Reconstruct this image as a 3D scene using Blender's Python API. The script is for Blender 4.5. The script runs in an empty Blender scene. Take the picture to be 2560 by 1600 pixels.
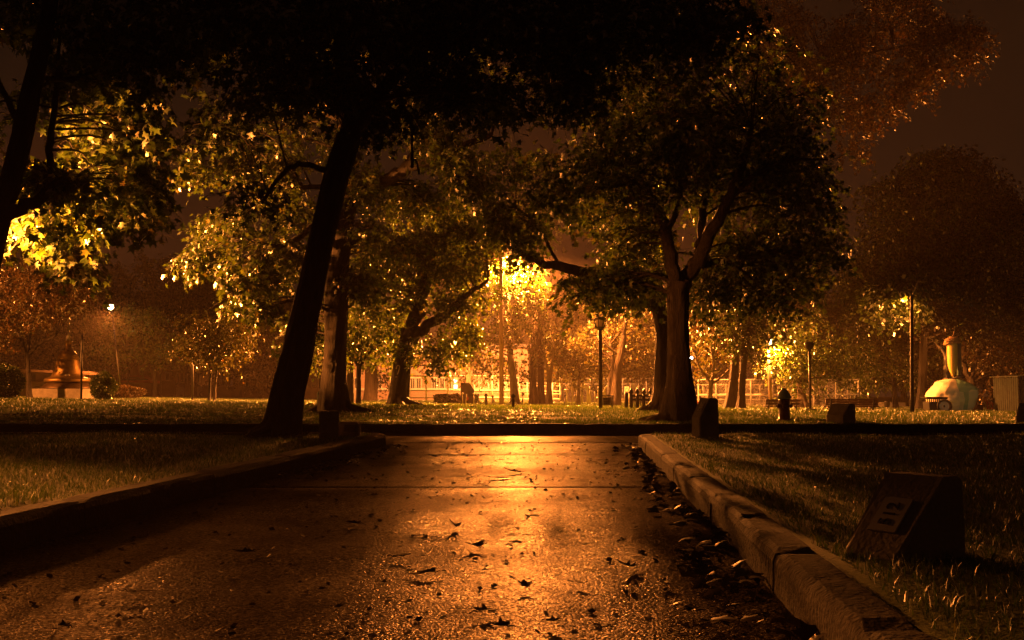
import bpy, bmesh, math, random
import numpy as np
from mathutils import Vector, Matrix, Quaternion

C = bpy.context.scene.collection
RNG = np.random.default_rng(7)
random.seed(7)
rad = math.radians

# ------------------------------------------------------------------ camera
F, U0, V0, HOR, CAMZ = 2745.0, 1280.0, 800.0, 965.0, 0.8
PITCH = math.atan((HOR - V0) / F)
cd = bpy.data.cameras.new("camera")
cam = bpy.data.objects.new("camera", cd); C.objects.link(cam)
cam.location = (0, 0, CAMZ)
cam.rotation_euler = (math.pi / 2 + PITCH, 0, 0)
cd.sensor_width = 36.0; cd.lens = 36.0 * F / 2560.0
cd.clip_start = 0.05; cd.clip_end = 3000
bpy.context.scene.camera = cam
CP, SP = math.cos(PITCH), math.sin(PITCH)


def P(u, v, y):
    """World point seen at photo position (u, v) at distance y ahead of the camera."""
    a, b = (u - U0), (V0 - v)
    dy, dz = F * CP - b * SP, F * SP + b * CP
    k = y / dy
    return Vector((a * k, y, CAMZ + dz * k))


def mpp(y):
    return y / F


# ------------------------------------------------------------------ terrain
ZB = [(0, .16), (18.3, .14), (24, .14), (30, .10), (40, 0), (50, -.15), (70, -.4), (100, -.7), (130, -1.0), (400, -1.3)]


def sstep(a, b, x):
    t = np.clip((x - a) / (b - a), 0, 1)
    return t * t * (3 - 2 * t)


def H(x, y):
    x = np.asarray(x, float); y = np.asarray(y, float)
    zb = np.interp(y, [p[0] for p in ZB], [p[1] for p in ZB])
    lat = np.where(x < 0, np.minimum(-.016 * x, .45), np.maximum(-.0125 * np.maximum(x - 2, 0), -.5))
    return zb + lat * sstep(22, 42, y)


def hz(x, y):
    return float(H(x, y))


def GY(u, v):
    """Distance at which the lawn is seen at (u, v)."""
    ys = np.arange(18.5, 220, .1)
    xs = (u - U0) * ys / F
    vp = HOR + (CAMZ - H(xs, ys)) * F / ys
    i = np.argmax(vp <= v)
    return float(ys[i]) if vp[i] <= v else 150.0


def G(u, v):
    y = GY(u, v); x = P(u, v, y).x
    return Vector((x, y, hz(x, y)))


def path_right(y): return np.interp(y, [-6, 3.5, 6.3, 9.7, 15.7], [.3, .95, 1.15, 1.36, 1.74])
def path_left(y): return np.interp(y, [-6, 5.2, 10.9, 14.8], [-3.1, -2.46, -1.95, -1.64])


# ------------------------------------------------------------------ object helpers
def link(o, parent=None):
    C.objects.link(o)
    if parent is not None:
        o.parent = parent
        o.matrix_parent_inverse = Matrix.Translation(-parent.location) if parent.type == 'EMPTY' else Matrix.Identity(4)
    return o


def thing(name, label, cat, loc=(0, 0, 0), group=None):
    o = bpy.data.objects.new(name, None); C.objects.link(o)
    o.location = loc; o.empty_display_size = .2
    o['label'] = label; o['category'] = cat
    if group: o['group'] = group
    return o


def tag(o, label=None, cat=None, group=None, kind=None):
    if label: o['label'] = label
    if cat: o['category'] = cat
    if group: o['group'] = group
    if kind: o['kind'] = kind
    return o


def mesh_np(name, verts, faces_flat, sizes, mat, smooth=False):
    me = bpy.data.meshes.new(name)
    nv, nl, nf = len(verts), len(faces_flat), len(sizes)
    me.vertices.add(nv); me.vertices.foreach_set('co', np.asarray(verts, np.float32).ravel())
    me.loops.add(nl); me.loops.foreach_set('vertex_index', np.asarray(faces_flat, np.int32))
    me.polygons.add(nf)
    st = np.zeros(nf, np.int32); st[1:] = np.cumsum(sizes)[:-1]
    me.polygons.foreach_set('loop_start', st)
    if smooth: me.polygons.foreach_set('use_smooth', np.ones(nf, bool))
    me.update(calc_edges=True)
    if mat: me.materials.append(mat)
    return me


class MB:
    """Collects polygons in world space and links them as ONE mesh object."""

    def __init__(s): s.v = []; s.f = []; s.sm = []

    def add(s, vs, fs, smooth=False):
        n = len(s.v); s.v += [tuple(p) for p in vs]
        for f in fs: s.f.append([n + i for i in f]); s.sm.append(smooth)
        return s

    def box(s, c, size, rz=0.0, rx=0.0, taper=1.0, taper_y=None):
        hx, hy, hh = size[0] / 2, size[1] / 2, size[2] / 2
        ty = taper if taper_y is None else taper_y
        vs = [Vector((sx * hx * (taper if k else 1), sy * hy * (ty if k else 1), (hh if k else -hh)))
              for k in (0, 1) for sx, sy in ((-1, -1), (1, -1), (1, 1), (-1, 1))]
        R = Matrix.Rotation(rz, 3, 'Z') @ Matrix.Rotation(rx, 3, 'X')
        return s.add([R @ p + Vector(c) for p in vs],
                     [(3, 2, 1, 0), (4, 5, 6, 7), (0, 1, 5, 4), (1, 2, 6, 5), (2, 3, 7, 6), (3, 0, 4, 7)])

    def bevbox(s, c, size, b=.01, rz=0.0):
        hx, hy, hh = size[0] / 2, size[1] / 2, size[2] / 2
        lv = []
        for z, i in ((-hh, b), (-hh + b, 0), (hh - b, 0), (hh, b)):
            a, d = hx - i, hy - i
            lv.append([(-a + b, -d, z), (a - b, -d, z), (a, -d + b, z), (a, d - b, z), (a - b, d, z), (-a + b, d, z), (-a, d - b, z), (-a, -d + b, z)])
        R = Matrix.Rotation(rz, 3, 'Z')
        vs = [R @ Vector(p) + Vector(c) for l in lv for p in l]
        fs = [tuple(range(7, -1, -1)), tuple(range(24, 32))]
        for k in range(3):
            for i in range(8):
                j = (i + 1) % 8
                fs.append((k * 8 + i, k * 8 + j, k * 8 + 8 + j, k * 8 + 8 + i))
        return s.add(vs, fs)

    def tube(s, pts, radii, n=8, cap=True, smooth=True, wob=0.0, lobes=None):
        pts = [Vector(p) for p in pts]
        if not hasattr(radii, '__len__'): radii = [radii] * len(pts)
        d0 = (pts[1] - pts[0]).normalized()
        a = Vector((1, 0, 0)) if abs(d0.x) < .9 else Vector((0, 1, 0))
        nx = (a - d0 * a.dot(d0)).normalized()
        rings = []; vs = []
        for i, p in enumerate(pts):
            d = ((pts[min(i + 1, len(pts) - 1)] - pts[max(i - 1, 0)])).normalized()
            nx = (nx - d * nx.dot(d)).normalized(); ny = d.cross(nx)
            for k in range(n):
                t = 2 * math.pi * k / n
                r = radii[i] * (1 + wob * random.uniform(-1, 1))
                if lobes: r *= 1 + lobes(i, t)
                vs.append(p + nx * (r * math.cos(t)) + ny * (r * math.sin(t)))
        fs = []
        for i in range(len(pts) - 1):
            for k in range(n):
                j = (k + 1) % n
                fs.append((i * n + k, i * n + j, (i + 1) * n + j, (i + 1) * n + k))
        if cap:
            fs.append(tuple(range(n - 1, -1, -1)))
            b = (len(pts) - 1) * n; fs.append(tuple(range(b, b + n)))
        return s.add(vs, fs, smooth)

    def lathe(s, c, prof, n=24, smooth=True):
        """prof: (radius, z) from bottom to top around c."""
        c = Vector(c); vs = []; fs = []
        for r, z in prof:
            for k in range(n):
                t = 2 * math.pi * k / n
                vs.append(c + Vector((r * math.cos(t), r * math.sin(t), z)))
        for i in range(len(prof) - 1):
            for k in range(n):
                j = (k + 1) % n
                fs.append((i * n + k, i * n + j, (i + 1) * n + j, (i + 1) * n + k))
        fs.append(tuple(range(n - 1, -1, -1)))
        b = (len(prof) - 1) * n; fs.append(tuple(range(b, b + n)))
        return s.add(vs, fs, smooth)

    def prism(s, outline, depth, origin, ax, ay, an):
        """outline (a, b) in the plane origin + a*ax + b*ay, thickness depth along an."""
        o, ax, ay, an = Vector(origin), Vector(ax), Vector(ay), Vector(an)
        n = len(outline)
        vs = [o + ax * a + ay * b for a, b in outline] + [o + ax * a + ay * b + an * depth for a, b in outline]
        fs = [tuple(range(n)), tuple(range(2 * n - 1, n - 1, -1))]
        for i in range(n):
            j = (i + 1) % n
            fs.append((j, i, n + i, n + j))
        return s.add(vs, fs)

    def build(s, name, mat, parent=None, origin=None, fix=True):
        me = bpy.data.meshes.new(name)
        o = bpy.data.objects.new(name, me)
        off = Vector(origin) if origin is not None else Vector((0, 0, 0))
        me.from_pydata([Vector(p) - off for p in s.v], [], s.f)
        me.polygons.foreach_set('use_smooth', np.array(s.sm, bool))
        if fix:
            bm = bmesh.new(); bm.from_mesh(me); bmesh.ops.recalc_face_normals(bm, faces=bm.faces); bm.to_mesh(me); bm.free()
        me.update()
        if mat: me.materials.append(mat)
        o.location = off
        C.objects.link(o)
        if parent is not None:
            root = parent; w = Vector((0, 0, 0))
            while root is not None: w += root.location; root = root.parent
            o.parent = parent; o.location = off - w
        return o


def copy_tree(o, parent=None):
    c = o.copy(); C.objects.link(c)
    if parent is not None: c.parent = parent
    for ch in o.children: copy_tree(ch, c)
    return c


# ------------------------------------------------------------------ materials
def mat(name, base, rough=.7, var=.25, scale=6.0, bump=.0, bscale=40.0, metallic=0.0, spec=.5, detail=6.0, col2=None, stretch=None, dirt=None):
    m = bpy.data.materials.new(name); m.use_nodes = True
    nt = m.node_tree; N = nt.nodes; L = nt.links
    b = N['Principled BSDF']
    tc = N.new('ShaderNodeTexCoord'); mp = N.new('ShaderNodeMapping')
    L.new(tc.outputs['Object'], mp.inputs[0])
    if stretch: mp.inputs['Scale'].default_value = stretch
    nz = N.new('ShaderNodeTexNoise'); nz.inputs['Scale'].default_value = scale; nz.inputs['Detail'].default_value = detail
    nz.inputs['Roughness'].default_value = .62
    L.new(mp.outputs[0], nz.inputs['Vector'])
    rp = N.new('ShaderNodeValToRGB')
    c1 = [max(0, c * (1 - var)) for c in base] + [1]; c2 = ([c * (1 + var) for c in base] if col2 is None else list(col2)) + [1]
    rp.color_ramp.elements[0].position = .34; rp.color_ramp.elements[0].color = c1
    rp.color_ramp.elements[1].position = .66; rp.color_ramp.elements[1].color = c2
    L.new(nz.outputs['Fac'], rp.inputs[0]); L.new(rp.outputs[0], b.inputs['Base Color'])
    b.inputs['Roughness'].default_value = rough; b.inputs['Metallic'].default_value = metallic
    b.inputs['Specular IOR Level'].default_value = spec
    if bump:
        n2 = N.new('ShaderNodeTexNoise'); n2.inputs['Scale'].default_value = bscale; n2.inputs['Detail'].default_value = 5
        L.new(mp.outputs[0], n2.inputs['Vector'])
        bp = N.new('ShaderNodeBump'); bp.inputs['Strength'].default_value = bump; bp.inputs['Distance'].default_value = .02
        L.new(n2.outputs['Fac'], bp.inputs['Height']); L.new(bp.outputs[0], b.inputs['Normal'])
    return m


def leaf_mat(name, ca, cb, cc=None, trans=.42, gloss=.07, rough=.38, gm=.55):
    m = bpy.data.materials.new(name); m.use_nodes = True
    nt = m.node_tree; N = nt.nodes; L = nt.links
    N.remove(N['Principled BSDF']); out = N['Material Output']
    g = N.new('ShaderNodeNewGeometry')
    rp = N.new('ShaderNodeValToRGB'); E = rp.color_ramp.elements
    E[0].position = 0; E[0].color = (*ca, 1); E[1].position = .85; E[1].color = (*cb, 1)
    if cc: e = E.new(1.0); e.color = (*cc, 1)
    L.new(g.outputs['Random Per Island'], rp.inputs[0])
    d = N.new('ShaderNodeBsdfDiffuse'); t = N.new('ShaderNodeBsdfTranslucent'); s = N.new('ShaderNodeBsdfGlossy')
    s.inputs['Roughness'].default_value = rough; s.inputs['Color'].default_value = (.9, .9, .85, 1)
    mul = N.new('ShaderNodeMix'); mul.data_type = 'RGBA'; mul.blend_type = 'MULTIPLY'; mul.inputs['Factor'].default_value = 1
    mul.inputs['B'].default_value = (1.25, 1.15, .5, 1)
    L.new(rp.outputs[0], d.inputs['Color']); L.new(rp.outputs[0], mul.inputs['A']); L.new(mul.outputs['Result'], t.inputs['Color'])
    m1 = N.new('ShaderNodeMixShader'); m1.inputs[0].default_value = trans
    L.new(d.outputs[0], m1.inputs[1]); L.new(t.outputs[0], m1.inputs[2])
    fr = N.new('ShaderNodeFresnel'); fr.inputs['IOR'].default_value = 1.4
    ma = N.new('ShaderNodeMath'); ma.operation = 'ADD'; ma.inputs[1].default_value = gloss * .4; L.new(fr.outputs[0], ma.inputs[0])
    ml = N.new('ShaderNodeMath'); ml.operation = 'MULTIPLY'; ml.inputs[1].default_value = gm; L.new(ma.outputs[0], ml.inputs[0])
    m2 = N.new('ShaderNodeMixShader'); L.new(ml.outputs[0], m2.inputs[0])
    L.new(m1.outputs[0], m2.inputs[1]); L.new(s.outputs[0], m2.inputs[2])
    L.new(m2.outputs[0], out.inputs['Surface'])
    return m


def emit_mat(name, col, s):
    m = bpy.data.materials.new(name); m.use_nodes = True
    b = m.node_tree.nodes['Principled BSDF']
    b.inputs['Base Color'].default_value = (.8, .8, .8, 1)
    b.inputs['Emission Color'].default_value = (*col, 1); b.inputs['Emission Strength'].default_value = s
    return m


def bark_mat(name, c1, c2, bump=.9, scale=9.0, rough=.7):
    m = bpy.data.materials.new(name); m.use_nodes = True
    nt = m.node_tree; N = nt.nodes; L = nt.links; b = N['Principled BSDF']
    tc = N.new('ShaderNodeTexCoord'); mp = N.new('ShaderNodeMapping'); mp.inputs['Scale'].default_value = (1, 1, .22)
    L.new(tc.outputs['Object'], mp.inputs[0])
    nz = N.new('ShaderNodeTexNoise'); nz.inputs['Scale'].default_value = scale; nz.inputs['Detail'].default_value = 8; nz.inputs['Roughness'].default_value = .65
    L.new(mp.outputs[0], nz.inputs['Vector'])
    vo = N.new('ShaderNodeTexVoronoi'); vo.feature = 'DISTANCE_TO_EDGE'; vo.inputs['Scale'].default_value = scale * 1.7
    mx = N.new('ShaderNodeMix'); mx.data_type = 'RGBA'; mx.inputs['Factor'].default_value = .25
    L.new(mp.outputs[0], mx.inputs['A']); L.new(nz.outputs['Color'], mx.inputs['B']); L.new(mx.outputs['Result'], vo.inputs['Vector'])
    rp = N.new('ShaderNodeValToRGB'); rp.color_ramp.elements[0].color = (*c1, 1); rp.color_ramp.elements[1].color = (*c2, 1)
    rp.color_ramp.elements[0].position = .3; rp.color_ramp.elements[1].position = .7
    L.new(nz.outputs['Fac'], rp.inputs[0]); L.new(rp.outputs[0], b.inputs['Base Color'])
    ad = N.new('ShaderNodeMath'); ad.operation = 'MULTIPLY_ADD'; ad.inputs[1].default_value = 1.6
    cl = N.new('ShaderNodeMath'); cl.operation = 'MINIMUM'; cl.inputs[1].default_value = .28
    L.new(vo.outputs['Distance'], cl.inputs[0]); L.new(cl.outputs[0], ad.inputs[0]); L.new(nz.outputs['Fac'], ad.inputs[2])
    bp = N.new('ShaderNodeBump'); bp.inputs['Strength'].default_value = bump; bp.inputs['Distance'].default_value = .05
    L.new(ad.outputs[0], bp.inputs['Height']); L.new(bp.outputs[0], b.inputs['Normal'])
    b.inputs['Roughness'].default_value = rough; b.inputs['Specular IOR Level'].default_value = .4
    return m


M = {}
M['leaf'] = leaf_mat('maple_leaf', (.05, .095, .012), (.095, .145, .016), (.18, .15, .015))
M['leaf_warm'] = leaf_mat('turning_leaf', (.06, .075, .015), (.11, .10, .018), (.2, .09, .02))
M['leaf_red'] = leaf_mat('reddish_leaf', (.06, .045, .02), (.1, .06, .025), (.16, .07, .03))
M['leaf_dark'] = leaf_mat('dark_leaf', (.03, .055, .012), (.055, .085, .016))
M['grass'] = leaf_mat('grass_blade', (.04, .085, .010), (.085, .15, .014), (.16, .16, .03), trans=.35, gloss=0, rough=.5)
M['litter'] = leaf_mat('fallen_leaf', (.06, .035, .015), (.12, .065, .022), (.18, .12, .04), trans=.1, gloss=.05, rough=.45)
M['wet_leaf'] = leaf_mat('wet_leaf', (.018, .011, .006), (.035, .02, .009), trans=.05, gloss=0, rough=.45, gm=.14)
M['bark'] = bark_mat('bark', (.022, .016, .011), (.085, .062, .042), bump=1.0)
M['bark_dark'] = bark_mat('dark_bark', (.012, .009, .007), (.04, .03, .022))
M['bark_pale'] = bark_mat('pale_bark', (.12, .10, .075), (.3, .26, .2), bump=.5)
M['kerb'] = mat('kerb_stone', (.019, .015, .012), .85, .5, 5, .9, 45, spec=.12)
M['concrete'] = mat('concrete', (.25, .22, .18), .7, .25, 4, .5, 50)
M['stone_dark'] = mat('dark_stone', (.06, .05, .045), .5, .3, 6, .3, 40)
M['bronze'] = mat('bronze', (.26, .17, .06), .48, .35, 5, .15, 40, metallic=.85)
M['bronze_dark'] = mat('dark_bronze', (.08, .05, .025), .45, .3, 6, .15, 40, metallic=.7)
M['metal_dark'] = mat('dark_metal', (.035, .03, .026), .45, .3, 10, .1, 60)
M['metal_black'] = mat('black_metal', (.016, .015, .015), .4, .3, 10, .1, 60)
M['galv'] = mat('galvanised_pipe', (.6, .58, .52), .45, .12, 8, metallic=.0)
M['galv_dim'] = mat('weathered_pipe', (.32, .3, .26), .5, .2, 8)
M['wood'] = mat('bench_wood', (.09, .05, .03), .5, .35, 5, .3, 30, stretch=(1, 8, 8))
M['wood_pale'] = mat('pale_wood', (.42, .36, .27), .6, .2, 5, .2, 30)
M['wood_pole'] = mat('pole_wood', (.20, .14, .09), .7, .3, 6, .4, 30, stretch=(4, 4, .4))
M['hydrant'] = mat('hydrant_paint', (.10, .03, .025), .4, .25, 12, .15, 60)
M['hydrant_top'] = mat('hydrant_cap_cool_tint', (.30, .38, .33), .35, .2, 12, .1, 60)  # green tint of the cool light put into the cap colour
M['plate'] = mat('pale_plate', (.5, .46, .4), .4, .1, 10)
M['ink'] = mat('dark_paint', (.02, .018, .016), .6, .1, 10)
M['chalk'] = mat('chalk_paint', (.5, .45, .4), .8, .2, 20)
M['bin'] = mat('bin_metal', (.006, .006, .006), .4, .3, 10, .1, 40)
M['green_metal'] = mat('green_metal', (.03, .07, .05), .45, .3, 8)
M['yellow_paint'] = mat('yellow_paint', (.62, .45, .10), .45, .1, 5, .1, 30)
M['carved'] = mat('carved_wood', (.34, .20, .09), .6, .35, 8, .4, 20)
M['siding'] = mat('house_siding', (.36, .25, .17), .7, .15, 2, .3, 8, stretch=(.2, .2, 9))
M['siding_dark'] = mat('dark_siding', (.10, .06, .04), .75, .2, 2, .2, 8)
M['roof'] = mat('roof_shingle', (.07, .055, .05), .8, .3, 6, .4, 20)
M['trim'] = mat('pale_trim', (.5, .44, .36), .6, .1, 5)
M['pane'] = mat('window_pane', (.03, .028, .03), .12, .2, 3)
M['wall_stone'] = mat('rubble_stone', (.07, .048, .03), .8, .5, 3.5, .9, 5)
M['wall_dark'] = mat('park_wall', (.07, .045, .03), .85, .35, 2.5, .8, 8)
M['car'] = mat('white_car_paint', (.75, .72, .68), .25, .03, 3)
M['glass_dark'] = mat('car_glass', (.02, .02, .02), .08, .1, 3)
M['rubber'] = mat('tyre_rubber', (.015, .015, .015), .7, .2, 20)
M['shed'] = mat('corrugated_steel', (.02, .028, .024), .7, .35, 3, .1, 30, spec=.15)
M['red_paint'] = mat('red_paint', (.30, .05, .03), .5, .25, 8)
M['wire'] = mat('cable', (.02, .018, .016), .6, .1, 4)
M['lamp_white'] = emit_mat('lit_floodlight', (1, .86, .92), 60)
M['lamp_sodium'] = emit_mat('lit_sodium_lamp', (1, .62, .28), 160)
M['lit_window'] = emit_mat('lit_window', (1, .8, .78), 4)
M['lantern_pane'] = mat('lantern_pane', (.55, .42, .28), .3, .1, 10)

# painted boulder: pale paint with broad green strokes
m = mat('painted_boulder', (.62, .55, .42), .7, .10, 3, .5, 6); M['boulder'] = m
nt = m.node_tree; N = nt.nodes; L = nt.links
base_link = [l for l in L if l.to_socket.name == 'Base Color'][0].from_socket
tc = [n for n in N if n.type == 'TEX_COORD'][0]
sx = N.new('ShaderNodeSeparateXYZ'); L.new(tc.outputs['Object'], sx.inputs[0])
nz = N.new('ShaderNodeTexNoise'); nz.inputs['Scale'].default_value = 1.6; L.new(tc.outputs['Object'], nz.inputs['Vector'])


def mth(op, a, b=None, c=None):
    n = N.new('ShaderNodeMath'); n.operation = op
    for i, x in enumerate((a, b, c)):
        if x is None: continue
        if isinstance(x, (int, float)): n.inputs[i].default_value = x
        else: L.new(x, n.inputs[i])
    return n.outputs[0]


xx = mth('ADD', sx.outputs['X'], mth('MULTIPLY', mth('SUBTRACT', nz.outputs['Fac'], .5), .25))
stripe = mth('LESS_THAN', mth('ABSOLUTE', mth('SUBTRACT', xx, .20)), .11)
right = mth('GREATER_THAN', xx, -.16)
top = mth('MULTIPLY', mth('GREATER_THAN', mth('ADD', sx.outputs['Z'], mth('MULTIPLY', nz.outputs['Fac'], .5)), 1.30), right)
gm = mth('MAXIMUM', mth('MULTIPLY', stripe, .85), mth('MULTIPLY', top, .9))
mx = N.new('ShaderNodeMix'); mx.data_type = 'RGBA'; L.new(gm, mx.inputs['Factor']); L.new(base_link, mx.inputs['A']); mx.inputs['B'].default_value = (.12, .30, .22, 1)
mx2 = N.new('ShaderNodeMix'); mx2.data_type = 'RGBA'; L.new(mth('MULTIPLY', right, .55), mx2.inputs['Factor']); mx2.inputs['B'].default_value = (.36, .48, .34, 1)
L.new(base_link, mx2.inputs['A']); L.new(mx2.outputs['Result'], mx.inputs['A'])
L.new(mx.outputs['Result'], N['Principled BSDF'].inputs['Base Color'])

# brick
m = bpy.data.materials.new('brick_wall'); m.use_nodes = True; M['brick'] = m
nt = m.node_tree; N = nt.nodes; L = nt.links
tc = N.new('ShaderNodeTexCoord'); sp = N.new('ShaderNodeSeparateXYZ'); cb = N.new('ShaderNodeCombineXYZ')
L.new(tc.outputs['Object'], sp.inputs[0])
ad = N.new('ShaderNodeMath'); ad.operation = 'ADD'; L.new(sp.outputs['X'], ad.inputs[0]); L.new(sp.outputs['Y'], ad.inputs[1])
L.new(ad.outputs[0], cb.inputs['X']); L.new(sp.outputs['Z'], cb.inputs['Y'])
bk = N.new('ShaderNodeTexBrick'); bk.inputs['Scale'].default_value = 1.0
bk.inputs['Brick Width'].default_value = .42; bk.inputs['Row Height'].default_value = .16; bk.inputs['Mortar Size'].default_value = .018
bk.inputs['Color1'].default_value = (.27, .14, .085, 1); bk.inputs['Color2'].default_value = (.19, .095, .058, 1); bk.inputs['Mortar'].default_value = (.27, .23, .18, 1)
L.new(cb.outputs[0], bk.inputs['Vector']); L.new(bk.outputs['Color'], N['Principled BSDF'].inputs['Base Color'])
N['Principled BSDF'].inputs['Roughness'].default_value = .85

# wet concrete path with exposed aggregate and transverse joints
m = bpy.data.materials.new('wet_path'); m.use_nodes = True; M['path'] = m
nt = m.node_tree; N = nt.nodes; L = nt.links; b = N['Principled BSDF']
tc = N.new('ShaderNodeTexCoord')


def noise(sc, det=4, ro=.6):
    n = N.new('ShaderNodeTexNoise'); n.inputs['Scale'].default_value = sc; n.inputs['Detail'].default_value = det; n.inputs['Roughness'].default_value = ro
    L.new(tc.outputs['Object'], n.inputs['Vector']); return n.outputs['Fac']


big, mid, fine = noise(.9, 5), noise(9, 5), noise(120, 3)
vo = N.new('ShaderNodeTexVoronoi'); vo.inputs['Scale'].default_value = 95; L.new(tc.outputs['Object'], vo.inputs['Vector'])
rp = N.new('ShaderNodeValToRGB'); rp.color_ramp.elements[0].position = .3; rp.color_ramp.elements[0].color = (.010, .008, .0065, 1)
rp.color_ramp.elements[1].position = .72; rp.color_ramp.elements[1].color = (.042, .034, .027, 1)
mixf = mth('ADD', mth('MULTIPLY', big, .55), mth('MULTIPLY', mth('ADD', mid, fine), .24)); L.new(mixf, rp.inputs[0])
sv = N.new('ShaderNodeSeparateColor'); L.new(vo.outputs['Color'], sv.inputs[0])
gr = N.new('ShaderNodeMapRange'); gr.inputs['To Min'].default_value = .45; gr.inputs['To Max'].default_value = 1.5; L.new(sv.outputs[0], gr.inputs['Value'])
vs = N.new('ShaderNodeVectorMath'); vs.operation = 'SCALE'; L.new(rp.outputs[0], vs.inputs[0]); L.new(gr.outputs[0], vs.inputs['Scale'])
L.new(vs.outputs[0], b.inputs['Base Color'])
mr = N.new('ShaderNodeMapRange'); mr.inputs['From Min'].default_value = .3; mr.inputs['From Max'].default_value = .7
mr.inputs['To Min'].default_value = .26; mr.inputs['To Max'].default_value = .44; L.new(big, mr.inputs['Value'])
L.new(mth('ADD', mr.outputs[0], mth('MULTIPLY', mth('SUBTRACT', sv.outputs[1], .5), .22)), b.inputs['Roughness'])
sr = N.new('ShaderNodeMapRange'); sr.inputs['To Min'].default_value = .008; sr.inputs['To Max'].default_value = .085; L.new(sv.outputs[2], sr.inputs['Value'])
bp = N.new('ShaderNodeBump'); bp.inputs['Strength'].default_value = .42; bp.inputs['Distance'].default_value = .010
vo2 = N.new('ShaderNodeTexVoronoi'); vo2.inputs['Scale'].default_value = 42; L.new(tc.outputs['Object'], vo2.inputs['Vector'])
hh = mth('ADD', mth('ADD', mth('MULTIPLY', vo.outputs['Distance'], -.8), mth('MULTIPLY', vo2.outputs['Distance'], -.5)), mth('ADD', mth('MULTIPLY', fine, .5), mth('MULTIPLY', mid, .25)))
L.new(hh, bp.inputs['Height'])
rough_out = [l for l in L if l.to_node == b and l.to_socket.name == 'Roughness'][0].from_socket
df = N.new('ShaderNodeBsdfDiffuse'); gl = N.new('ShaderNodeBsdfGlossy'); mxs = N.new('ShaderNodeMixShader')
L.new(vs.outputs[0], df.inputs['Color']); gl.inputs['Color'].default_value = (1, .92, .85, 1); L.new(rough_out, gl.inputs['Roughness'])
L.new(bp.outputs[0], df.inputs['Normal']); L.new(bp.outputs[0], gl.inputs['Normal'])
wr = N.new('ShaderNodeMapRange'); wr.inputs['From Min'].default_value = .36; wr.inputs['From Max'].default_value = .62; wr.inputs['To Min'].default_value = .35; wr.inputs['To Max'].default_value = 1.25; L.new(noise(.55, 6, .7), wr.inputs['Value'])
L.new(mth('MULTIPLY', sr.outputs[0], wr.outputs[0]), mxs.inputs[0]); L.new(df.outputs[0], mxs.inputs[1]); L.new(gl.outputs[0], mxs.inputs[2])
L.new(mxs.outputs[0], N['Material Output'].inputs['Surface']); N.remove(b)

# soil / lawn ground
m = bpy.data.materials.new('lawn_ground'); m.use_nodes = True; M['lawn'] = m
nt = m.node_tree; N = nt.nodes; L = nt.links; b = N['Principled BSDF']
tc = N.new('ShaderNodeTexCoord')
big, mid, fine = noise(.35, 4), noise(3.0, 6), noise(45, 4)
rp = N.new('ShaderNodeValToRGB'); E = rp.color_ramp.elements
E[0].position = .34; E[0].color = (.05, .034, .018, 1); E[1].position = .46; E[1].color = (.08, .11, .016, 1)
e = E.new(.68); e.color = (.13, .15, .022, 1)
L.new(mth('ADD', mth('MULTIPLY', big, .5), mth('ADD', mth('MULTIPLY', mid, .3), mth('MULTIPLY', fine, .22))), rp.inputs[0])
L.new(rp.outputs[0], b.inputs['Base Color']); b.inputs['Roughness'].default_value = .85
bp = N.new('ShaderNodeBump'); bp.inputs['Strength'].default_value = .8; bp.inputs['Distance'].default_value = .05
L.new(mth('ADD', fine, mid), bp.inputs['Height']); L.new(bp.outputs[0], b.inputs['Normal'])

# ------------------------------------------------------------------ ground sheets
def sheet(name, xs, ys, zf, material, smooth=True):
    X, Y = np.meshgrid(xs, ys); Z = zf(X, Y)
    nx, ny = len(xs), len(ys)
    i = np.arange(nx * ny).reshape(ny, nx)
    q = np.stack([i[:-1, :-1], i[:-1, 1:], i[1:, 1:], i[1:, :-1]], -1).reshape(-1, 4)
    me = mesh_np(name, np.stack([X, Y, Z], -1).reshape(-1, 3), q.ravel(), np.full(len(q), 4), material, smooth)
    o = bpy.data.objects.new(name, me); C.objects.link(o); return o


def bumpz(x, y, a=.02):
    return a * (np.sin(x * 2.1 + np.sin(y * 1.3)) + np.sin(y * 1.7 + 1.3 * np.sin(x * .9)) + .6 * np.sin(x * 5.1 + y * 3.7))


tag(sheet('ground', np.r_[np.linspace(-150, -40, 12), np.linspace(-38, 38, 90), np.linspace(40, 150, 12)],
          np.r_[np.linspace(18.46, 60, 120), np.linspace(62, 250, 60)],
          lambda x, y: H(x, y) + bumpz(x, y, .012) * sstep(18.6, 20, y), M['lawn']), kind='structure')
# path with joints: one sheet, grooves every four metres
jy = [8.72, 12.75, 15.55]
ys = sorted(set([-6, 18.46] + list(np.round(np.linspace(-6, 18.4, 60), 3)) + [v for j in jy for v in (j - .012, j - .006, j + .006, j + .012)]))
tag(sheet('path', np.linspace(-60, 60, 200), np.array(ys),
          lambda x, y: np.where(np.min([np.abs(y - j) for j in jy], axis=0) < .007, -.004, 0), M['path'], False), kind='structure')


def side_lawn(name, left):
    ys = np.linspace(-6, 14.75, 110); ts = np.linspace(0, 1, 90) ** 2
    V = []
    for y in ys:
        e = float(path_left(y)) - .17 if left else float(path_right(y)) + .17
        far = -40 if left else 40
        for t in ts:
            x = e + (far - e) * t
            V.append((x, y, .155 + float(bumpz(x, y, .012)) * min(1, t * 300)))
    ny, nx = len(ys), len(ts); i = np.arange(nx * ny).reshape(ny, nx)
    q = np.stack([i[:-1, :-1], i[:-1, 1:], i[1:, 1:], i[1:, :-1]], -1).reshape(-1, 4)
    if left: q = q[:, ::-1]
    me = mesh_np(name, np.array(V), q.ravel(), np.full(len(q), 4), M['lawn'], True)
    o = bpy.data.objects.new(name, me); C.objects.link(o); tag(o, kind='structure')


side_lawn('lawn', True); side_lawn('lawn', False)


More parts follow.
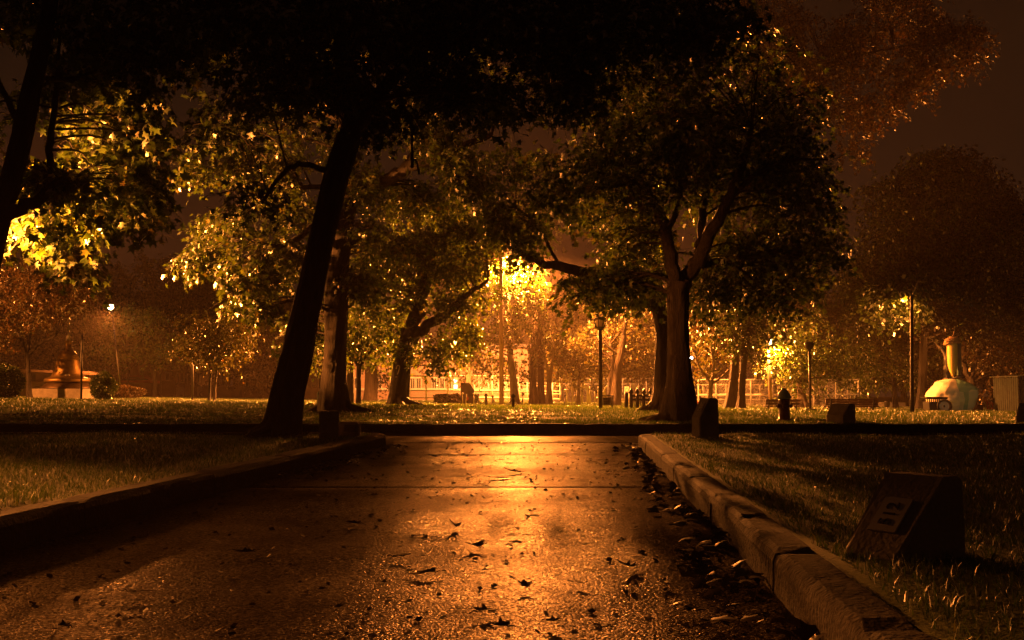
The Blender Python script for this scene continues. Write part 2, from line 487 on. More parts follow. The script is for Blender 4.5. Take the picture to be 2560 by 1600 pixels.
# kerbs: rows of long stones with worn edges and dark gaps
def kerb(name, pts, w, h, seg, side):
    """pts: front-edge polyline on the path, the stone lies on the `side` (+1 right of travel)."""
    mb = MB(); pts = [Vector((p[0], p[1], 0)) for p in pts]
    d = [0]
    for a, b2 in zip(pts, pts[1:]): d.append(d[-1] + (b2 - a).length)

    def at(s):
        s = min(max(s, 0), d[-1] - 1e-4)
        k = next(i for i in range(len(d) - 1) if d[i + 1] > s)
        return pts[k].lerp(pts[k + 1], (s - d[k]) / (d[k + 1] - d[k])), (pts[k + 1] - pts[k]).normalized()
    s = 0
    while s < d[-1] - .05:
        e = min(s + seg * random.uniform(.85, 1.15), d[-1])
        jz, jx = random.uniform(-.004, .004), random.uniform(-.004, .004)
        rings = []; n = 14
        for i in range(n):
            p, t = at(s + .003 + (e - s - .006) * i / (n - 1))
            nrm = Vector((t.y, -t.x, 0)) * side
            inn = .012 if i in (0, n - 1) else 0
            prof = [(jx, -.05), (jx + .004, h * .72 + jz), (jx + .014, h * .9 + jz), (jx + .04, h + jz - inn), (w - .01, h + jz - inn + .002), (w, h - .03), (w, -.05)]
            cx = random.uniform(0, .010) if random.random() < .2 else 0
            rings.append([p + nrm * (a + random.uniform(-.002, .002) + (cx if q_ in (2, 3) else 0)) + Vector((0, 0, z + random.uniform(-.002, .002) - (cx * .6 if q_ in (2, 3) else 0))) for q_, (a, z) in enumerate(prof)])
        vs = [q for r in rings for q in r]; m_ = len(rings[0])
        fs = [(i * m_ + k, i * m_ + k + 1, (i + 1) * m_ + k + 1, (i + 1) * m_ + k) for i in range(n - 1) for k in range(m_ - 1)]
        fs += [tuple(range(m_)), tuple(range(n * m_ - 1, (n - 1) * m_ - 1, -1))]
        mb.add(vs, fs); s = e
    o = mb.build(name, M['kerb']); tag(o, kind='structure')
    return o


kerb('kerb', [(float(path_left(y)), y) for y in (-6, 5.2, 10.9, 14.0, 14.6)] + [(-1.75, 14.82), (-2.1, 14.92), (-5, 14.95), (-40, 14.95)], .17, .17, 1.8, -1)
kerb('kerb', [(float(path_right(y)), y) for y in (-6, 3.5, 6.3, 9.7, 14.6)] + [(1.85, 14.85), (2.2, 14.93), (6, 14.95), (40, 14.95)], .17, .165, 1.25, 1)
kerb('kerb', [(-60, 18.46), (60, 18.46)], .18, .165, 2.2, -1)


# ------------------------------------------------------------------ grass, litter (uncountable)
def blades(name, xy, z, h, w, mat_, label, cat):
    n = len(xy)
    th = RNG.uniform(0, 2 * np.pi, n); ln = RNG.normal(0, .45, (n, 2)) * h[:, None]
    b = np.c_[xy, z - .01]; d = np.c_[np.cos(th), np.sin(th), np.zeros(n)] * w[:, None] / 2
    midp = b + np.c_[ln * .35, h * .6]; tip = b + np.c_[ln, h]
    V = np.stack([b - d, b + d, midp + d * .7, midp - d * .7, tip], 1).reshape(-1, 3)
    k = np.arange(n)[:, None] * 5
    Fq = np.concatenate([k + [0, 1, 2, 3], k + [3, 2, 4]], 1)
    me = mesh_np(name, V, Fq.ravel(), np.tile([4, 3], n), mat_)
    o = bpy.data.objects.new(name, me); C.objects.link(o); return tag(o, label, cat, kind='stuff')


def lawn_pts(n, left):
    y = 2.0 + 12.85 * RNG.random(n * 2) ** .8
    if left:
        x = path_left(y) - .2 - (y * .47 + .5) * RNG.random(n * 2) * 1.1
        ok = x > -.52 * y - .6
    else:
        x = path_right(y) + .2 + (y * .47 + .5) * RNG.random(n * 2) * 1.1
        ok = x < .52 * y + .6
    x, y = x[ok][:n], y[ok][:n]
    return np.c_[x, y]


for left in (True, False):
    p = lawn_pts(46000, left); n = len(p)
    blades('grass', p, np.full(n, .155) + bumpz(p[:, 0], p[:, 1], .012), RNG.uniform(.018, .055, n), RNG.uniform(.003, .007, n), M['grass'],
           'short wet grass of the dark lawn beside the path', 'grass')
n = 300000
y = 18.6 + 85 * RNG.random(n) ** 1.8; x = (RNG.random(n) * 2 - 1) * (.5 * y + 2)
keep = RNG.random(n) < np.where((y < 30) & (x < 1), .45 + .5 * (np.sin(x * .9 + y * 1.9) > .2), 1.0)
x, y = x[keep], y[keep]; n = len(x)
sc = np.clip(y / 24, .9, 2.6)
blades('grass', np.c_[x, y], H(x, y), RNG.uniform(.035, .085, n) * np.sqrt(sc), RNG.uniform(.008, .016, n) * sc, M['grass'], 'lamplit grass of the park lawn beyond the kerb', 'grass')

# leaf templates
LEAF5 = np.array([(0, .36, .02), (0, .06, 0), (-.42, .10, -.06), (-.22, .36, 0), (-.56, .64, -.10), (-.17, .60, 0), (0, 1, -.14), (.17, .60, 0), (.56, .64, -.10), (.22, .36, 0), (.42, .10, -.06)]) - [0, .3, 0]
LEAF5F = np.array([(0, 1, 2, 3), (0, 3, 4, 5), (0, 5, 6, 7), (0, 7, 8, 9), (0, 9, 10, 1)])
LEAF1 = np.array([(0, 0, 0), (.42, .42, -.05), (0, 1, -.1), (-.42, .55, -.05)]) - [0, .4, 0]
LEAF1F = np.array([(0, 1, 2, 3)])


def norm(a): return a / np.maximum(np.linalg.norm(a, axis=-1, keepdims=True), 1e-9)


def leaf_arrays(c, t, nrm, size, maple):
    T, TF = (LEAF5, LEAF5F) if maple else (LEAF1, LEAF1F)
    t = norm(t); b = norm(np.cross(t, nrm)); nn = np.cross(b, t)
    S = T[None] * size[:, None, None]
    V = c[:, None] + S[..., 0:1] * b[:, None] + S[..., 1:2] * t[:, None] + S[..., 2:3] * nn[:, None]
    k = np.arange(len(c))[:, None, None] * len(T)
    return V.reshape(-1, 3), (TF[None] + k).reshape(-1)


def leaf_mesh(name, V, Fl, mat_): return mesh_np(name, V, Fl, np.full(len(Fl) // 4, 4), mat_)


def ground_leaves(name, xy, z, size, mat_, label, cat, maple=True):
    n = len(xy); th = RNG.uniform(0, 6.28, n)
    V, Fl = leaf_arrays(np.c_[xy, z + .012], np.c_[np.cos(th), np.sin(th), RNG.normal(0, .25, n)], np.c_[RNG.normal(0, .35, (n, 2)), np.ones(n)], size, maple)
    o = bpy.data.objects.new(name, leaf_mesh(name, V, Fl, mat_)); C.objects.link(o); return tag(o, label, cat, kind='stuff')


n = 3000
y = 18.8 + 16 * RNG.random(n) ** 1.6; x = -12 + 18 * RNG.random(n) ** 1.0
ok = (x > -.5 * y - 1) & ((x < .5) | (RNG.random(n) < .25)); x, y = x[ok], y[ok]
ground_leaves('leaf_litter', np.c_[x, y], H(x, y) + .01, RNG.uniform(.06, .13, len(x)), M['litter'], 'brown fallen leaves scattered under the trees on the far lawn', 'leaf litter')
# drift of wet leaves in the gutter along the right kerb, and some along the left
n = 230
y = 3.0 + 11.8 * RNG.random(n); x = path_right(y) - np.abs(RNG.normal(0, .13, n)) - .02
y2 = 9.5 + 5.2 * RNG.random(160); x2 = path_left(y2) + np.abs(RNG.normal(0, .14, 160)) + .02
ground_leaves('leaf_drift', np.c_[np.r_[x, x2], np.r_[y, y2]], np.full(n + 160, .004) + RNG.random(n + 160) * .02, RNG.uniform(.05, .11, n + 160), M['wet_leaf'],
              'dark wet leaves drifted against the kerbs of the path', 'leaf drift')
# crumbs and seeds on the path
n = 1500
y = 3.3 + 13 * RNG.random(n) ** 1.3; x = path_left(y) + (path_right(y) - path_left(y)) * RNG.random(n)
ground_leaves('leaf_crumbs', np.c_[x, y], np.full(n, -.004), RNG.uniform(.012, .04, n), M['wet_leaf'], 'tiny leaf scraps and seeds strewn over the wet path', 'leaf scraps', False)

# ------------------------------------------------------------------ individual leaves lying on the path
def make_leaf(name, u, v, wpx, curl, yaw):
    y = CAMZ * F / (v - HOR); p = P(u, v, y); s = max(.05, wpx * mpp(y) * (1.2 if v > 1260 else .9))
    T = LEAF5.copy(); T = T * s * [random.uniform(.55, 1.15), random.uniform(.7, 1.15), 1]
    curl = curl if v > 1260 else curl * .45
    fold = random.uniform(-.2, 1.0) * min(1, curl + .15); bend = random.uniform(-.3, 1.0) * curl; tw = random.uniform(-.6, .6) * curl
    V = []
    for k, a in enumerate(T):
        jit = random.uniform(.72, 1.2) if k > 1 else 1
        x_, y_ = a[0] * jit, a[1] * jit
        z_ = abs(x_) * fold * .55 + bend * max(0, y_) ** 2 / s * .9 + tw * x_ * y_ / s + random.uniform(0, .05) * s * (.4 + curl)
        V.append((x_ * (1 - .25 * abs(fold)), y_, max(0, z_)))
    V = np.array(V); R = np.array(Matrix.Rotation(yaw, 3, 'Z')); V = V @ R.T
    # thin solid leaf: a top and a bottom skin joined along the rim, and a stalk
    mb = MB(); n = len(V); th = .0025
    top = [Vector(q) + Vector((0, 0, th + .004)) for q in V]; bot = [Vector(q) + Vector((0, 0, .004)) for q in V]
    fs = [tuple(f) for f in LEAF5F] + [tuple(n + i for i in f[::-1]) for f in LEAF5F]
    rim = [1, 2, 3, 4, 5, 6, 7, 8, 9, 10]
    fs += [(rim[(i + 1) % 10], rim[i], n + rim[i], n + rim[(i + 1) % 10]) for i in range(10)]
    mb.add([q + p * 1 for q in top] + [q + p * 1 for q in bot], fs)
    st = Vector(R @ np.array([0, -.24 * s, .006])) + p
    en = Vector(R @ np.array([.06 * s, -.6 * s, .006 + .03 * s * curl])) + p
    mb.tube([st, st.lerp(en, .5) + Vector((0, 0, .006)), en], [.0025, .002, .0015], 5)
    return mb.build(name, M['wet_leaf'], origin=(p.x, p.y, 0))


named = [
    (1192, 1370, 62, .9, .4, 'large dark maple leaf with raised tip lying mid path on the bright streak'),
    (1070, 1435, 66, .7, 1.9, 'curled wet leaf with glinting rim in front of the large maple leaf'),
    (1142, 1320, 34, 1.6, 2.6, 'small upright curled leaf behind the large maple leaf on the path'),
    (1315, 1468, 44, .8, .2, 'dark crumpled leaf at the lower end of the bright streak on the path'),
    (1572, 1420, 54, 1.1, 2.2, 'folded curled leaf lying toward the right kerb on the wet path'),
    (1780, 1560, 64, .6, 1.0, 'flat wet leaf with a bright drop at the path edge by the right kerb'),
    (1083, 1143, 38, 1.6, 1.2, 'upright leaf topping the little heap of leaves on the far path'),
    (1100, 1160, 52, .8, .5, 'glossy leaf in the little heap of leaves on the far path'),
    (1290, 1182, 46, 1.5, 2.0, 'leaf with a tall pointed stalk lying on the far path right of the streak'),
    (1212, 1216, 24, 1.9, .3, 'pointed leaf standing on the joint line of the path'),
    (1250, 1196, 62, .5, 1.4, 'wide flat leaf lying just beyond the joint line of the path'),
    (1045, 1194, 42, .9, .9, 'curled leaf left of the streak just beyond the joint line of the path'),
    (1255, 1570, 52, .9, 1.1, 'dark curled leaf at the bottom edge of the picture in the middle of the path'),
    (165, 1570, 50, 1.0, .7, 'crumpled leaf with a pale spot on the lit lower left of the path'),
    (340, 1552, 54, 1.3, 2.9, 'twisted leaf with a long stalk on the lower left of the path'),
    (620, 1385, 60, 1.0, 2.4, 'pale backed leaf lying in the shaded left half of the path'),
]
for u, v, w, c, yw, lb in named:
    tag(make_leaf('fallen_leaf', u, v, w, c, yw), lb, 'leaf', 'fallen leaves on the wet path')
random.seed(21)
for i in range(40):
    v = random.choice([random.uniform(1105, 1240), random.uniform(1240, 1590)])
    y = CAMZ * F / (v - HOR)
    xl, xr = float(path_left(y)) + .1, float(path_right(y)) - .1
    x = xl + (xr - xl) * random.betavariate(1.6, 1.3)
    u = U0 + x * F / y
    if not -10 < u < 2570: continue
    tag(make_leaf('fallen_leaf', u, v, random.uniform(.04, .10) / mpp(y), random.choice([.15, .3, .5, 1.1]), random.uniform(0, 6.28)),
        'small dark wet leaf scattered on the path', 'leaf', 'fallen leaves on the wet path')

# ------------------------------------------------------------------ trees
def smooth_line(pts, rr, k=5):
    """Catmull-Rom through pts (Vectors) with radii."""
    out, ro = [], []
    n = len(pts)
    for i in range(n - 1):
        p0, p1, p2, p3 = pts[max(i - 1, 0)], pts[i], pts[i + 1], pts[min(i + 2, n - 1)]
        for j in range(k):
            t = j / k
            out.append(.5 * ((2 * p1) + (p2 - p0) * t + (2 * p0 - 5 * p1 + 4 * p2 - p3) * t * t + (3 * p1 - p0 - 3 * p2 + p3) * t ** 3))
            ro.append(rr[i] + (rr[i + 1] - rr[i]) * t)
    out.append(pts[-1]); ro.append(rr[-1])
    return out, ro


def grow(name, label, Y, trunk, limbs, crown, leaf=.15, maple=True, lm='leaf', bm='bark', flare=1.35, cr=.55, sprays=16, per=9,
         group=None, cat='tree', seed=1, droop=.55, roots=0, gap=0.0, extra=None, twig=True, base_z=None, sl=3.2):
    """trunk/limbs: lists of (u, v, width_px[, dY]); crown: (u, v, ru, rv, n[, dY, depth]) ellipses filled with leaf clumps."""
    random.seed(seed); rng = np.random.default_rng(seed)
    s = mpp(Y)
    conv = lambda L_: ([P(q[0], q[1], Y + (q[3] if len(q) > 3 else 0)) for q in L_], [q[2] * s / 2 for q in L_])
    tp, tr = conv(trunk)
    base = tp[0].copy(); gz = hz(base.x, base.y) if base_z is None else base_z
    tp[0] = Vector((base.x, base.y, gz - .12))
    root = thing(name, label, cat, (base.x, base.y, gz), group)
    mb = MB()
    tp, tr = smooth_line(tp, tr, 6)
    ph = [random.uniform(0, 6.28) for _ in range(4)]

    def lob(i, t):
        zz = (tp[i].z - gz) / max(.25, 3.0 * tr[0])
        f = math.exp(-max(zz, 0) * 1.6) if zz < 3 else 0
        return f * ((flare - 1) + .16 * math.cos(5 * t + ph[0]) + .08 * math.cos(3 * t + ph[1])) + .04 * math.cos(4 * t + ph[2] + i * .3) + .03 * math.cos(7 * t + ph[3] - i * .5) + .025 * math.cos(13 * t + ph[0] + i * .15)
    mb.tube(tp, tr, 32, wob=.016, lobes=lob)
    for k in range(roots):
        a = random.uniform(0, 6.28); l = tr[0] * random.uniform(2.2, 3.8)
        d = Vector((math.cos(a), math.sin(a), 0)); b0 = Vector((base.x, base.y, gz))
        mb.tube([b0 + d * tr[0] * .7 + Vector((0, 0, tr[0] * .9)), b0 + d * tr[0] * 1.3 + Vector((0, 0, tr[0] * .35)), b0 + d * l * .75 + Vector((0, 0, .03)), b0 + d * l + Vector((0, 0, -.06))],
                [tr[0] * .32, tr[0] * .3, tr[0] * .2, tr[0] * .08], 8, wob=.08)
    samples = list(zip(tp[len(tp) // 3:], tr[len(tr) // 3:]))
    for L_ in limbs:
        lp, lr = conv(L_); lp, lr = smooth_line(lp, lr, 5)
        for q in range(1, len(lp) - 1):
            lp[q] = lp[q] + Vector([random.gauss(0, lr[q] * .22) for _ in range(3)])
        mb.tube(lp, lr, 10, wob=.05); samples += list(zip(lp, lr))
    SP_ = np.array([tuple(q[0]) for q in samples])
    Vs, Fs, off = [], [], 0
    for e in crown:
        u, v, ru, rv, nc = e[:5]; dY = e[5] if len(e) > 5 else 0; dep = e[6] if len(e) > 6 else ru * s * .8
        lsz = e[7] if len(e) > 7 else leaf
        for _ in range(nc):
            a, q = rng.uniform(0, 6.283), math.sqrt(rng.random())
            cen = P(u + ru * q * math.cos(a), v + rv * q * math.sin(a), Y + dY + rng.uniform(-1, 1) * dep * math.sqrt(max(.1, 1 - q * q)))
            cn = np.array(cen)
            if twig:
                dd = np.linalg.norm(SP_ - cn, axis=1) + np.maximum(0, SP_[:, 2] - cn[2]) * .6
                k = int(np.argmin(dd)); st, r0 = samples[k]
                r0 = min(r0 * .45, .012 + .012 * (st - cen).length)
                if (st - cen).length > .15:
                    midp = st.lerp(cen, .5) + Vector((random.gauss(0, .12), random.gauss(0, .12), .12 * (st - cen).length))
                    bp_, br_ = smooth_line([st, midp, cen], [r0, r0 * .7, r0 * .3], 4)
                    mb.tube(bp_, br_, 5, cap=False)
            # sprays of leaves
            m_ = max(3, int(sprays * rng.uniform(.7, 1.25)))
            d = norm(rng.normal(size=(m_, 3))); rr = cr * rng.uniform(.35, 1.0, (m_, 1)) ** .6
            st = cn + d * rr * [1.1, 1.1, .75]
            ax = norm(d * [1, 1, .35] + [0, 0, -droop] + rng.normal(0, .3, (m_, 3)))
            ln = rng.uniform(.5, 1.1, (m_, 1, 1)) * lsz * sl
            tt = np.linspace(0, 1, per)[None, :, None]
            sag = np.zeros((1, 1, 3)); sag[..., 2] = -.35
            pos = st[:, None] + ax[:, None] * ln * tt + sag * ln * tt ** 2 + rng.normal(0, lsz * .42, (m_, per, 3))
            td = norm(ax[:, None] * .8 + rng.normal(0, .55, (m_, per, 3)) + [0, 0, -droop * .8])
            nm = norm(rng.normal(0, .55, (m_, per, 3)) + [0, 0, .9] + d[:, None] * .35)
            sz = lsz * rng.uniform(.6, 1.15, (m_ * per))
            pos, td, nm = pos.reshape(-1, 3), td.reshape(-1, 3), nm.reshape(-1, 3)
            if gap: kk = rng.random(len(pos)) > gap; pos, td, nm, sz = pos[kk], td[kk], nm[kk], sz[kk]
            V, Fl = leaf_arrays(pos, td, nm, sz, maple)
            Vs.append(V); Fs.append(Fl + off); off += len(V)
            if twig and maple:
                for q in range(0, m_, 2):
                    p0 = Vector(cn); p1 = Vector(st[q]); p2 = Vector(pos.reshape(-1, 3)[min(q * per + per - 1, len(pos) - 1)])
                    mb.tube([p0, p1, p2], [.010, .007, .003], 3, cap=False)
    mb.build('trunk', M[bm], root, origin=(base.x, base.y, gz), fix=False)
    if Vs:
        V = np.concatenate(Vs) - np.array([base.x, base.y, gz])
        o = bpy.data.objects.new('crown', leaf_mesh('crown', V, np.concatenate(Fs), M[lm])); C.objects.link(o); o.parent = root
    return root


# the leaning tree in front, with its overhead canopy
grow('maple_tree', 'dark leaning maple on the left lawn at the path end', 14.6,
     [(703, 1084, 84), (722, 980, 78), (748, 860, 72), (782, 700, 66), (812, 560, 64), (845, 430, 62), (872, 340, 60)],
     [[(868, 352, 42), (858, 230, 36), (845, 90, 30), (828, -80, 24), (800, -260, 14)],
      [(880, 340, 46), (930, 260, 40, .3), (1010, 160, 34, .8), (1120, 70, 26, 1.2), (1260, -30, 20, 1.5), (1420, -120, 12, 1.8)],
      [(815, 425, 16), (745, 412, 14, .3), (700, 440, 12, .6), (655, 508, 8, 1)],
      [(858, 230, 18), (760, 130, 15, -.5), (640, 60, 11, -1), (500, 10, 7, -1.4)],
      [(930, 260, 20, .3), (990, 240, 13, -.8), (1120, 230, 10, -1.6), (1260, 260, 6, -2)],
      [(1029, 300, 6, .5), (1031, 380, 7, .5), (1030, 418, 9, .5)], [(1031, 402, 5, .5), (1040, 402, 5, .5), (1048, 436, 6, .5)]],
     [(560, 20, 280, 110, 34, 0, 2.5), (900, -40, 320, 130, 46, .5, 2.5), (1250, 20, 240, 130, 40, 1, 2.4), (1500, 60, 170, 120, 26, 1.5, 2), (730, 190, 150, 60, 16, 0, 1.5),
      (1180, 210, 150, 60, 16, 1, 1.6), (985, 120, 80, 60, 8, .5, 1), (560, 300, 24, 40, 4, 1.5, .4), (955, 285, 36, 14, 5, .8, .3), (660, 500, 50, 14, 2, 1.2, .3), (1420, 210, 60, 50, 6, 1.5, 1), (1680, 30, 170, 80, 24, 2, 1.6)],
     leaf=.14, cr=.36, sprays=15, per=8, sl=2.6, roots=4, flare=1.25, bm='bark_dark', seed=3, lm='leaf_dark')

# second trunk right behind it
grow('maple_tree', 'upright maple just behind the leaning trunk, its bark lit on the left side', 28,
     [(835, 1032, 66), (835, 960, 58), (838, 880, 56), (840, 800, 56), (843, 720, 56), (850, 640, 50), (862, 560, 44), (872, 490, 44)],
     [[(872, 500, 42), (905, 485, 36), (960, 450, 32, -.5), (1040, 412, 30, -1), (1120, 385, 22, -1.2), (1230, 335, 12, -1.5)],
      [(868, 520, 34), (870, 400, 30), (860, 280, 24), (880, 140, 16)],
      [(852, 640, 18), (800, 560, 18, -.8), (745, 595, 15, -1.2), (690, 615, 9, -1.4), (630, 600, 5, -1.5)],
      [(866, 470, 16), (760, 470, 12, -.5), (700, 520, 9, -1), (640, 545, 5, -1)],
      [(1040, 412, 12, -1), (1100, 380, 10, -1.4), (1140, 440, 8, -1.6), (1165, 520, 5, -1.6)]],
     [(500, 640, 34, 30, 6, -1, .6), (495, 425, 20, 30, 4, -1.5, .4), (590, 420, 36, 20, 5, -1, .6), (610, 680, 60, 36, 11, -1.5, .7), (640, 750, 50, 30, 7, -1.5, .7), (720, 620, 50, 26, 7, -1.2, .6), (570, 560, 60, 50, 10, 0, 1.3),
      (700, 500, 100, 60, 14, 0, 1.8), (640, 350, 130, 70, 16, 1, 1.8), (800, 310, 110, 90, 13, 1, 1.8), (1160, 420, 40, 80, 12, -1.5, .6), (1090, 360, 30, 40, 4, -1.5, .4), (915, 470, 14, 26, 4, -.4, .25), (900, 430, 14, 20, 3, -.5, .25), (1010, 300, 180, 60, 13, 0, 2.2),
      (955, 600, 70, 60, 12, 0, 1.3), (905, 690, 40, 60, 9, .5, .9), (700, 700, 50, 50, 7, 1, 1.3), (760, 830, 30, 46, 6, 1, .8), (985, 480, 110, 30, 10, 1, 1.4), (1000, 100, 320, 110, 34, 1, 3), (700, 100, 230, 100, 20, 1, 3)],
     leaf=.15, cr=.4, sprays=14, per=8, sl=2.6, roots=4, flare=1.25, seed=5, bm='bark_dark')

# far left near tree
grow('maple_tree', 'dark near maple leaning in at the left edge with one upturned low limb', 13.5,
     [(-95, 1095, 74), (-70, 900, 66), (-40, 700, 60), (-5, 560, 56), (30, 440, 52), (55, 340, 50), (80, 220, 46), (105, 110, 42), (130, -20, 36), (150, -180, 24)],
     [[(-10, 565, 40), (40, 527, 34), (95, 500, 28, .2), (135, 462, 24, .4), (160, 448, 14, .6), (178, 452, 8, .8)],
      [(112, 484, 20, .3), (120, 430, 20, .6), (124, 360, 19, .8), (136, 270, 17, 1), (142, 190, 13, 1), (148, 90, 8, 1)],
      [(60, 330, 20), (20, 250, 16, .4), (-30, 150, 12, .6)], [(90, 190, 16), (180, 200, 9, .8), (300, 150, 7, 1.4), (430, 120, 5, 2)],
      [(80, 230, 12), (150, 195, 8, .6), (240, 200, 5, 1.2)]],
     [(130, 440, 46, 14, 7, .8, .4), (170, 540, 60, 40, 7, 1.8, .7), (240, 450, 90, 70, 8, 2.4, 1), (320, 330, 70, 90, 14, 2.6, 1.3), (230, 230, 130, 90, 18, 2.2, 1.4),
      (200, 40, 220, 100, 30, 1.5, 2), (400, 90, 110, 90, 18, 2, 1.6), (95, 575, 60, 12, 4, 1.8, .4), (-100, 260, 60, 140, 10, 2.5, 1), (185, 650, 10, 36, 4, 2.5, .4), (310, 550, 40, 24, 4, 2.8, .5), (350, 490, 40, 50, 7, 2.5, .7)],
     leaf=.155, cr=.28, sprays=12, per=8, sl=2.3, bm='bark_dark', seed=8)

# big right tree
grow('maple_tree', 'stout dark maple with flared roots right of the path behind the kerb', 20.1,
     [(1700, 1056, 72), (1701, 1010, 66), (1699, 950, 58), (1697, 880, 54), (1695, 800, 52), (1695, 740, 54), (1697, 705, 56)],
     [[(1690, 715, 38), (1676, 640, 34), (1660, 560, 28, .5), (1625, 490, 22, 1), (1580, 420, 15, 1.4), (1520, 360, 8, 1.8)],
      [(1706, 715, 44), (1735, 660, 38), (1775, 590, 32, -.6), (1820, 500, 24, -1), (1855, 410, 18, -1.4), (1880, 320, 10, -1.8)],
      [(1735, 665, 22), (1790, 655, 18, .8), (1860, 640, 14, 1.4), (1940, 640, 9, 2), (2020, 660, 5, 2.4)],
      [(1745, 640, 26), (1755, 560, 22, .6), (1765, 470, 18, 1), (1800, 380, 13, 1.2), (1850, 270, 7, 1.4)],
      [(1665, 585, 16, .4), (1700, 500, 13, .2), (1690, 410, 10, 0), (1660, 320, 6, 0)],
      [(1820, 500, 14, -1), (1900, 430, 11, -1.4), (1990, 400, 7, -1.8), (2070, 400, 4, -2)],
      [(1850, 640, 12, 1.4), (1930, 560, 9, 1.4), (2010, 520, 5, 1.4)]],
     [(1570, 540, 80, 60, 12, 1, 1.4), (1530, 700, 40, 10, 4, .4, .5), (1450, 735, 10, 6, 2, .3, .3), (1600, 705, 40, 20, 5, .8, .6), (1600, 620, 60, 40, 7, 1.4, .9), (1450, 420, 110, 70, 17, 1, 1.6), (1640, 390, 160, 90, 26, 0, 2.2), (1850, 360, 170, 100, 30, -.5, 2.2),
      (1990, 460, 90, 100, 20, 0, 1.6), (1920, 630, 130, 60, 20, 1.2, 1.4), (1850, 540, 120, 80, 14, 1.6, 1.6), (1820, 715, 90, 36, 13, 1.4, 1), (1980, 680, 60, 30, 8, 1.2, 1), (1720, 270, 230, 70, 26, 0, 2.4), (1650, 130, 320, 100, 38, -1, 2.6), (1950, 270, 80, 50, 10, 0, 1.1),
      (2050, 570, 40, 90, 8, .5, 1), (1390, 490, 50, 40, 4, 1, .8), (1960, 730, 80, 16, 7, 1, .8), (1560, 250, 180, 100, 16, 1, 2)],
     leaf=.13, cr=.42, sprays=13, per=9, sl=3.2, gap=.22, roots=9, flare=1.55, seed=12, bm='bark')

# pale tree behind it with the long low limb
grow('maple_tree', 'pale lit trunk half hidden behind the stout maple, one long level limb to its left', 31,
     [(1660, 1027, 62), (1662, 960, 50), (1660, 890, 44), (1658, 820, 40), (1648, 770, 36), (1640, 700, 30)],
     [[(1648, 780, 30), (1612, 735, 28), (1565, 706, 27, -.5), (1480, 686, 26, -1), (1400, 668, 24, -1.4), (1335, 648, 16, -1.8), (1270, 615, 9, -2)],
      [(1640, 700, 26), (1630, 600, 22), (1600, 520, 14), (1590, 420, 8)], [(1400, 668, 9, -1.4), (1340, 560, 7, -1.6), (1290, 520, 5, -1.6)],
      [(1560, 706, 9, -.5), (1520, 640, 6, 0), (1490, 600, 4, 0)]],
     [(1300, 585, 70, 16, 8, -1.8, .6), (1260, 540, 80, 36, 9, -1.5, 1), (1350, 490, 40, 20, 5, -1.4, .8), (1330, 645, 16, 5, 2, -1.6, .3), (1540, 650, 50, 20, 5, -.6, .6), (1500, 470, 130, 80, 14, 0, 1.8), (1620, 560, 70, 70, 7, 1, 1.2), (1250, 430, 100, 60, 10, -1, 1.4), (1620, 740, 20, 20, 2, .5, .5), (1500, 700, 70, 24, 9, -1, .6), (1560, 665, 60, 20, 6, -1, .5), (1610, 705, 40, 20, 5, -.6, .5), (1500, 722, 56, 16, 6, -1, .5), (1590, 745, 40, 16, 4, -.8, .5)],
     leaf=.155, cr=.36, sprays=13, per=8, sl=2.6, roots=5, flare=1.5, seed=15)

# tree with the chalk mark
qm = grow('maple_tree', 'dark bent maple in mid lawn with a pale hook mark chalked on its trunk', 45,
     [(994, 1019, 48), (998, 980, 43), (1004, 930, 43), (1014, 880, 44), (1024, 845, 48), (1030, 825, 50)],
     [[(1024, 838, 34), (1042, 790, 36), (1056, 730, 34), (1060, 680, 32), (1052, 620, 26), (1040, 540, 14)],
      [(1036, 838, 30), (1082, 808, 26), (1120, 780, 20, -.8), (1165, 740, 14, -1.2), (1220, 700, 7, -1.6)],
      [(1056, 720, 16), (1000, 660, 13, -1), (940, 620, 8, -1.6)], [(1056, 650, 14), (1110, 590, 10, -.8), (1180, 560, 6, -1)]],
     [(1020, 630, 120, 56, 26, -1.4, 1.8), (940, 700, 80, 60, 14, -1.2, 1.4), (1120, 620, 110, 60, 20, -1, 1.8), (1100, 720, 110, 60, 18, 0, 1.8), (1170, 780, 60, 60, 10, -1, 1), (1060, 870, 60, 36, 6, -.5, 1), (1110, 900, 46, 26, 5, -.8, .8), (980, 780, 70, 60, 10, .5, 1.5), (1190, 690, 60, 60, 9, -1.2, 1.2), (1060, 530, 140, 50, 14, 0, 2), (1210, 560, 90, 60, 9, 0, 1.6), (1225, 565, 70, 34, 22, -1.5, 1.2), (1150, 850, 36, 40, 4, -1, .8)],
     leaf=.17, cr=.6, sprays=15, per=8, sl=2.6, roots=3, flare=1.25, seed=19, bm='bark_dark')

# lamp-lit tree around the central street light
grow('maple_tree', 'small tree around the hidden central street light, leaves blazing yellow', 64,
     [(1287, 1004, 20), (1284, 960, 18), (1278, 910, 16), (1274, 860, 14)],
     [[(1274, 860, 12), (1266, 790, 10), (1280, 720, 7), (1290, 680, 4)], [(1274, 850, 8), (1310, 790, 6), (1325, 720, 4)], [(1274, 850, 8), (1245, 800, 6), (1240, 740, 4)]],
     [(1262, 730, 46, 66, 15, -1.5, .8), (1312, 720, 26, 62, 10, -2.2, .5), (1258, 820, 36, 46, 9, -1, .8), (1326, 700, 18, 50, 6, -2, .4), (1180, 880, 80, 36, 9, 2, 1.2), (1270, 910, 46, 30, 5, 2, 1), (1318, 780, 16, 30, 4, -2, .4)],
     leaf=.2, cr=.75, sprays=15, per=8, seed=23, bm='bark_pale', maple=False, lm='leaf')

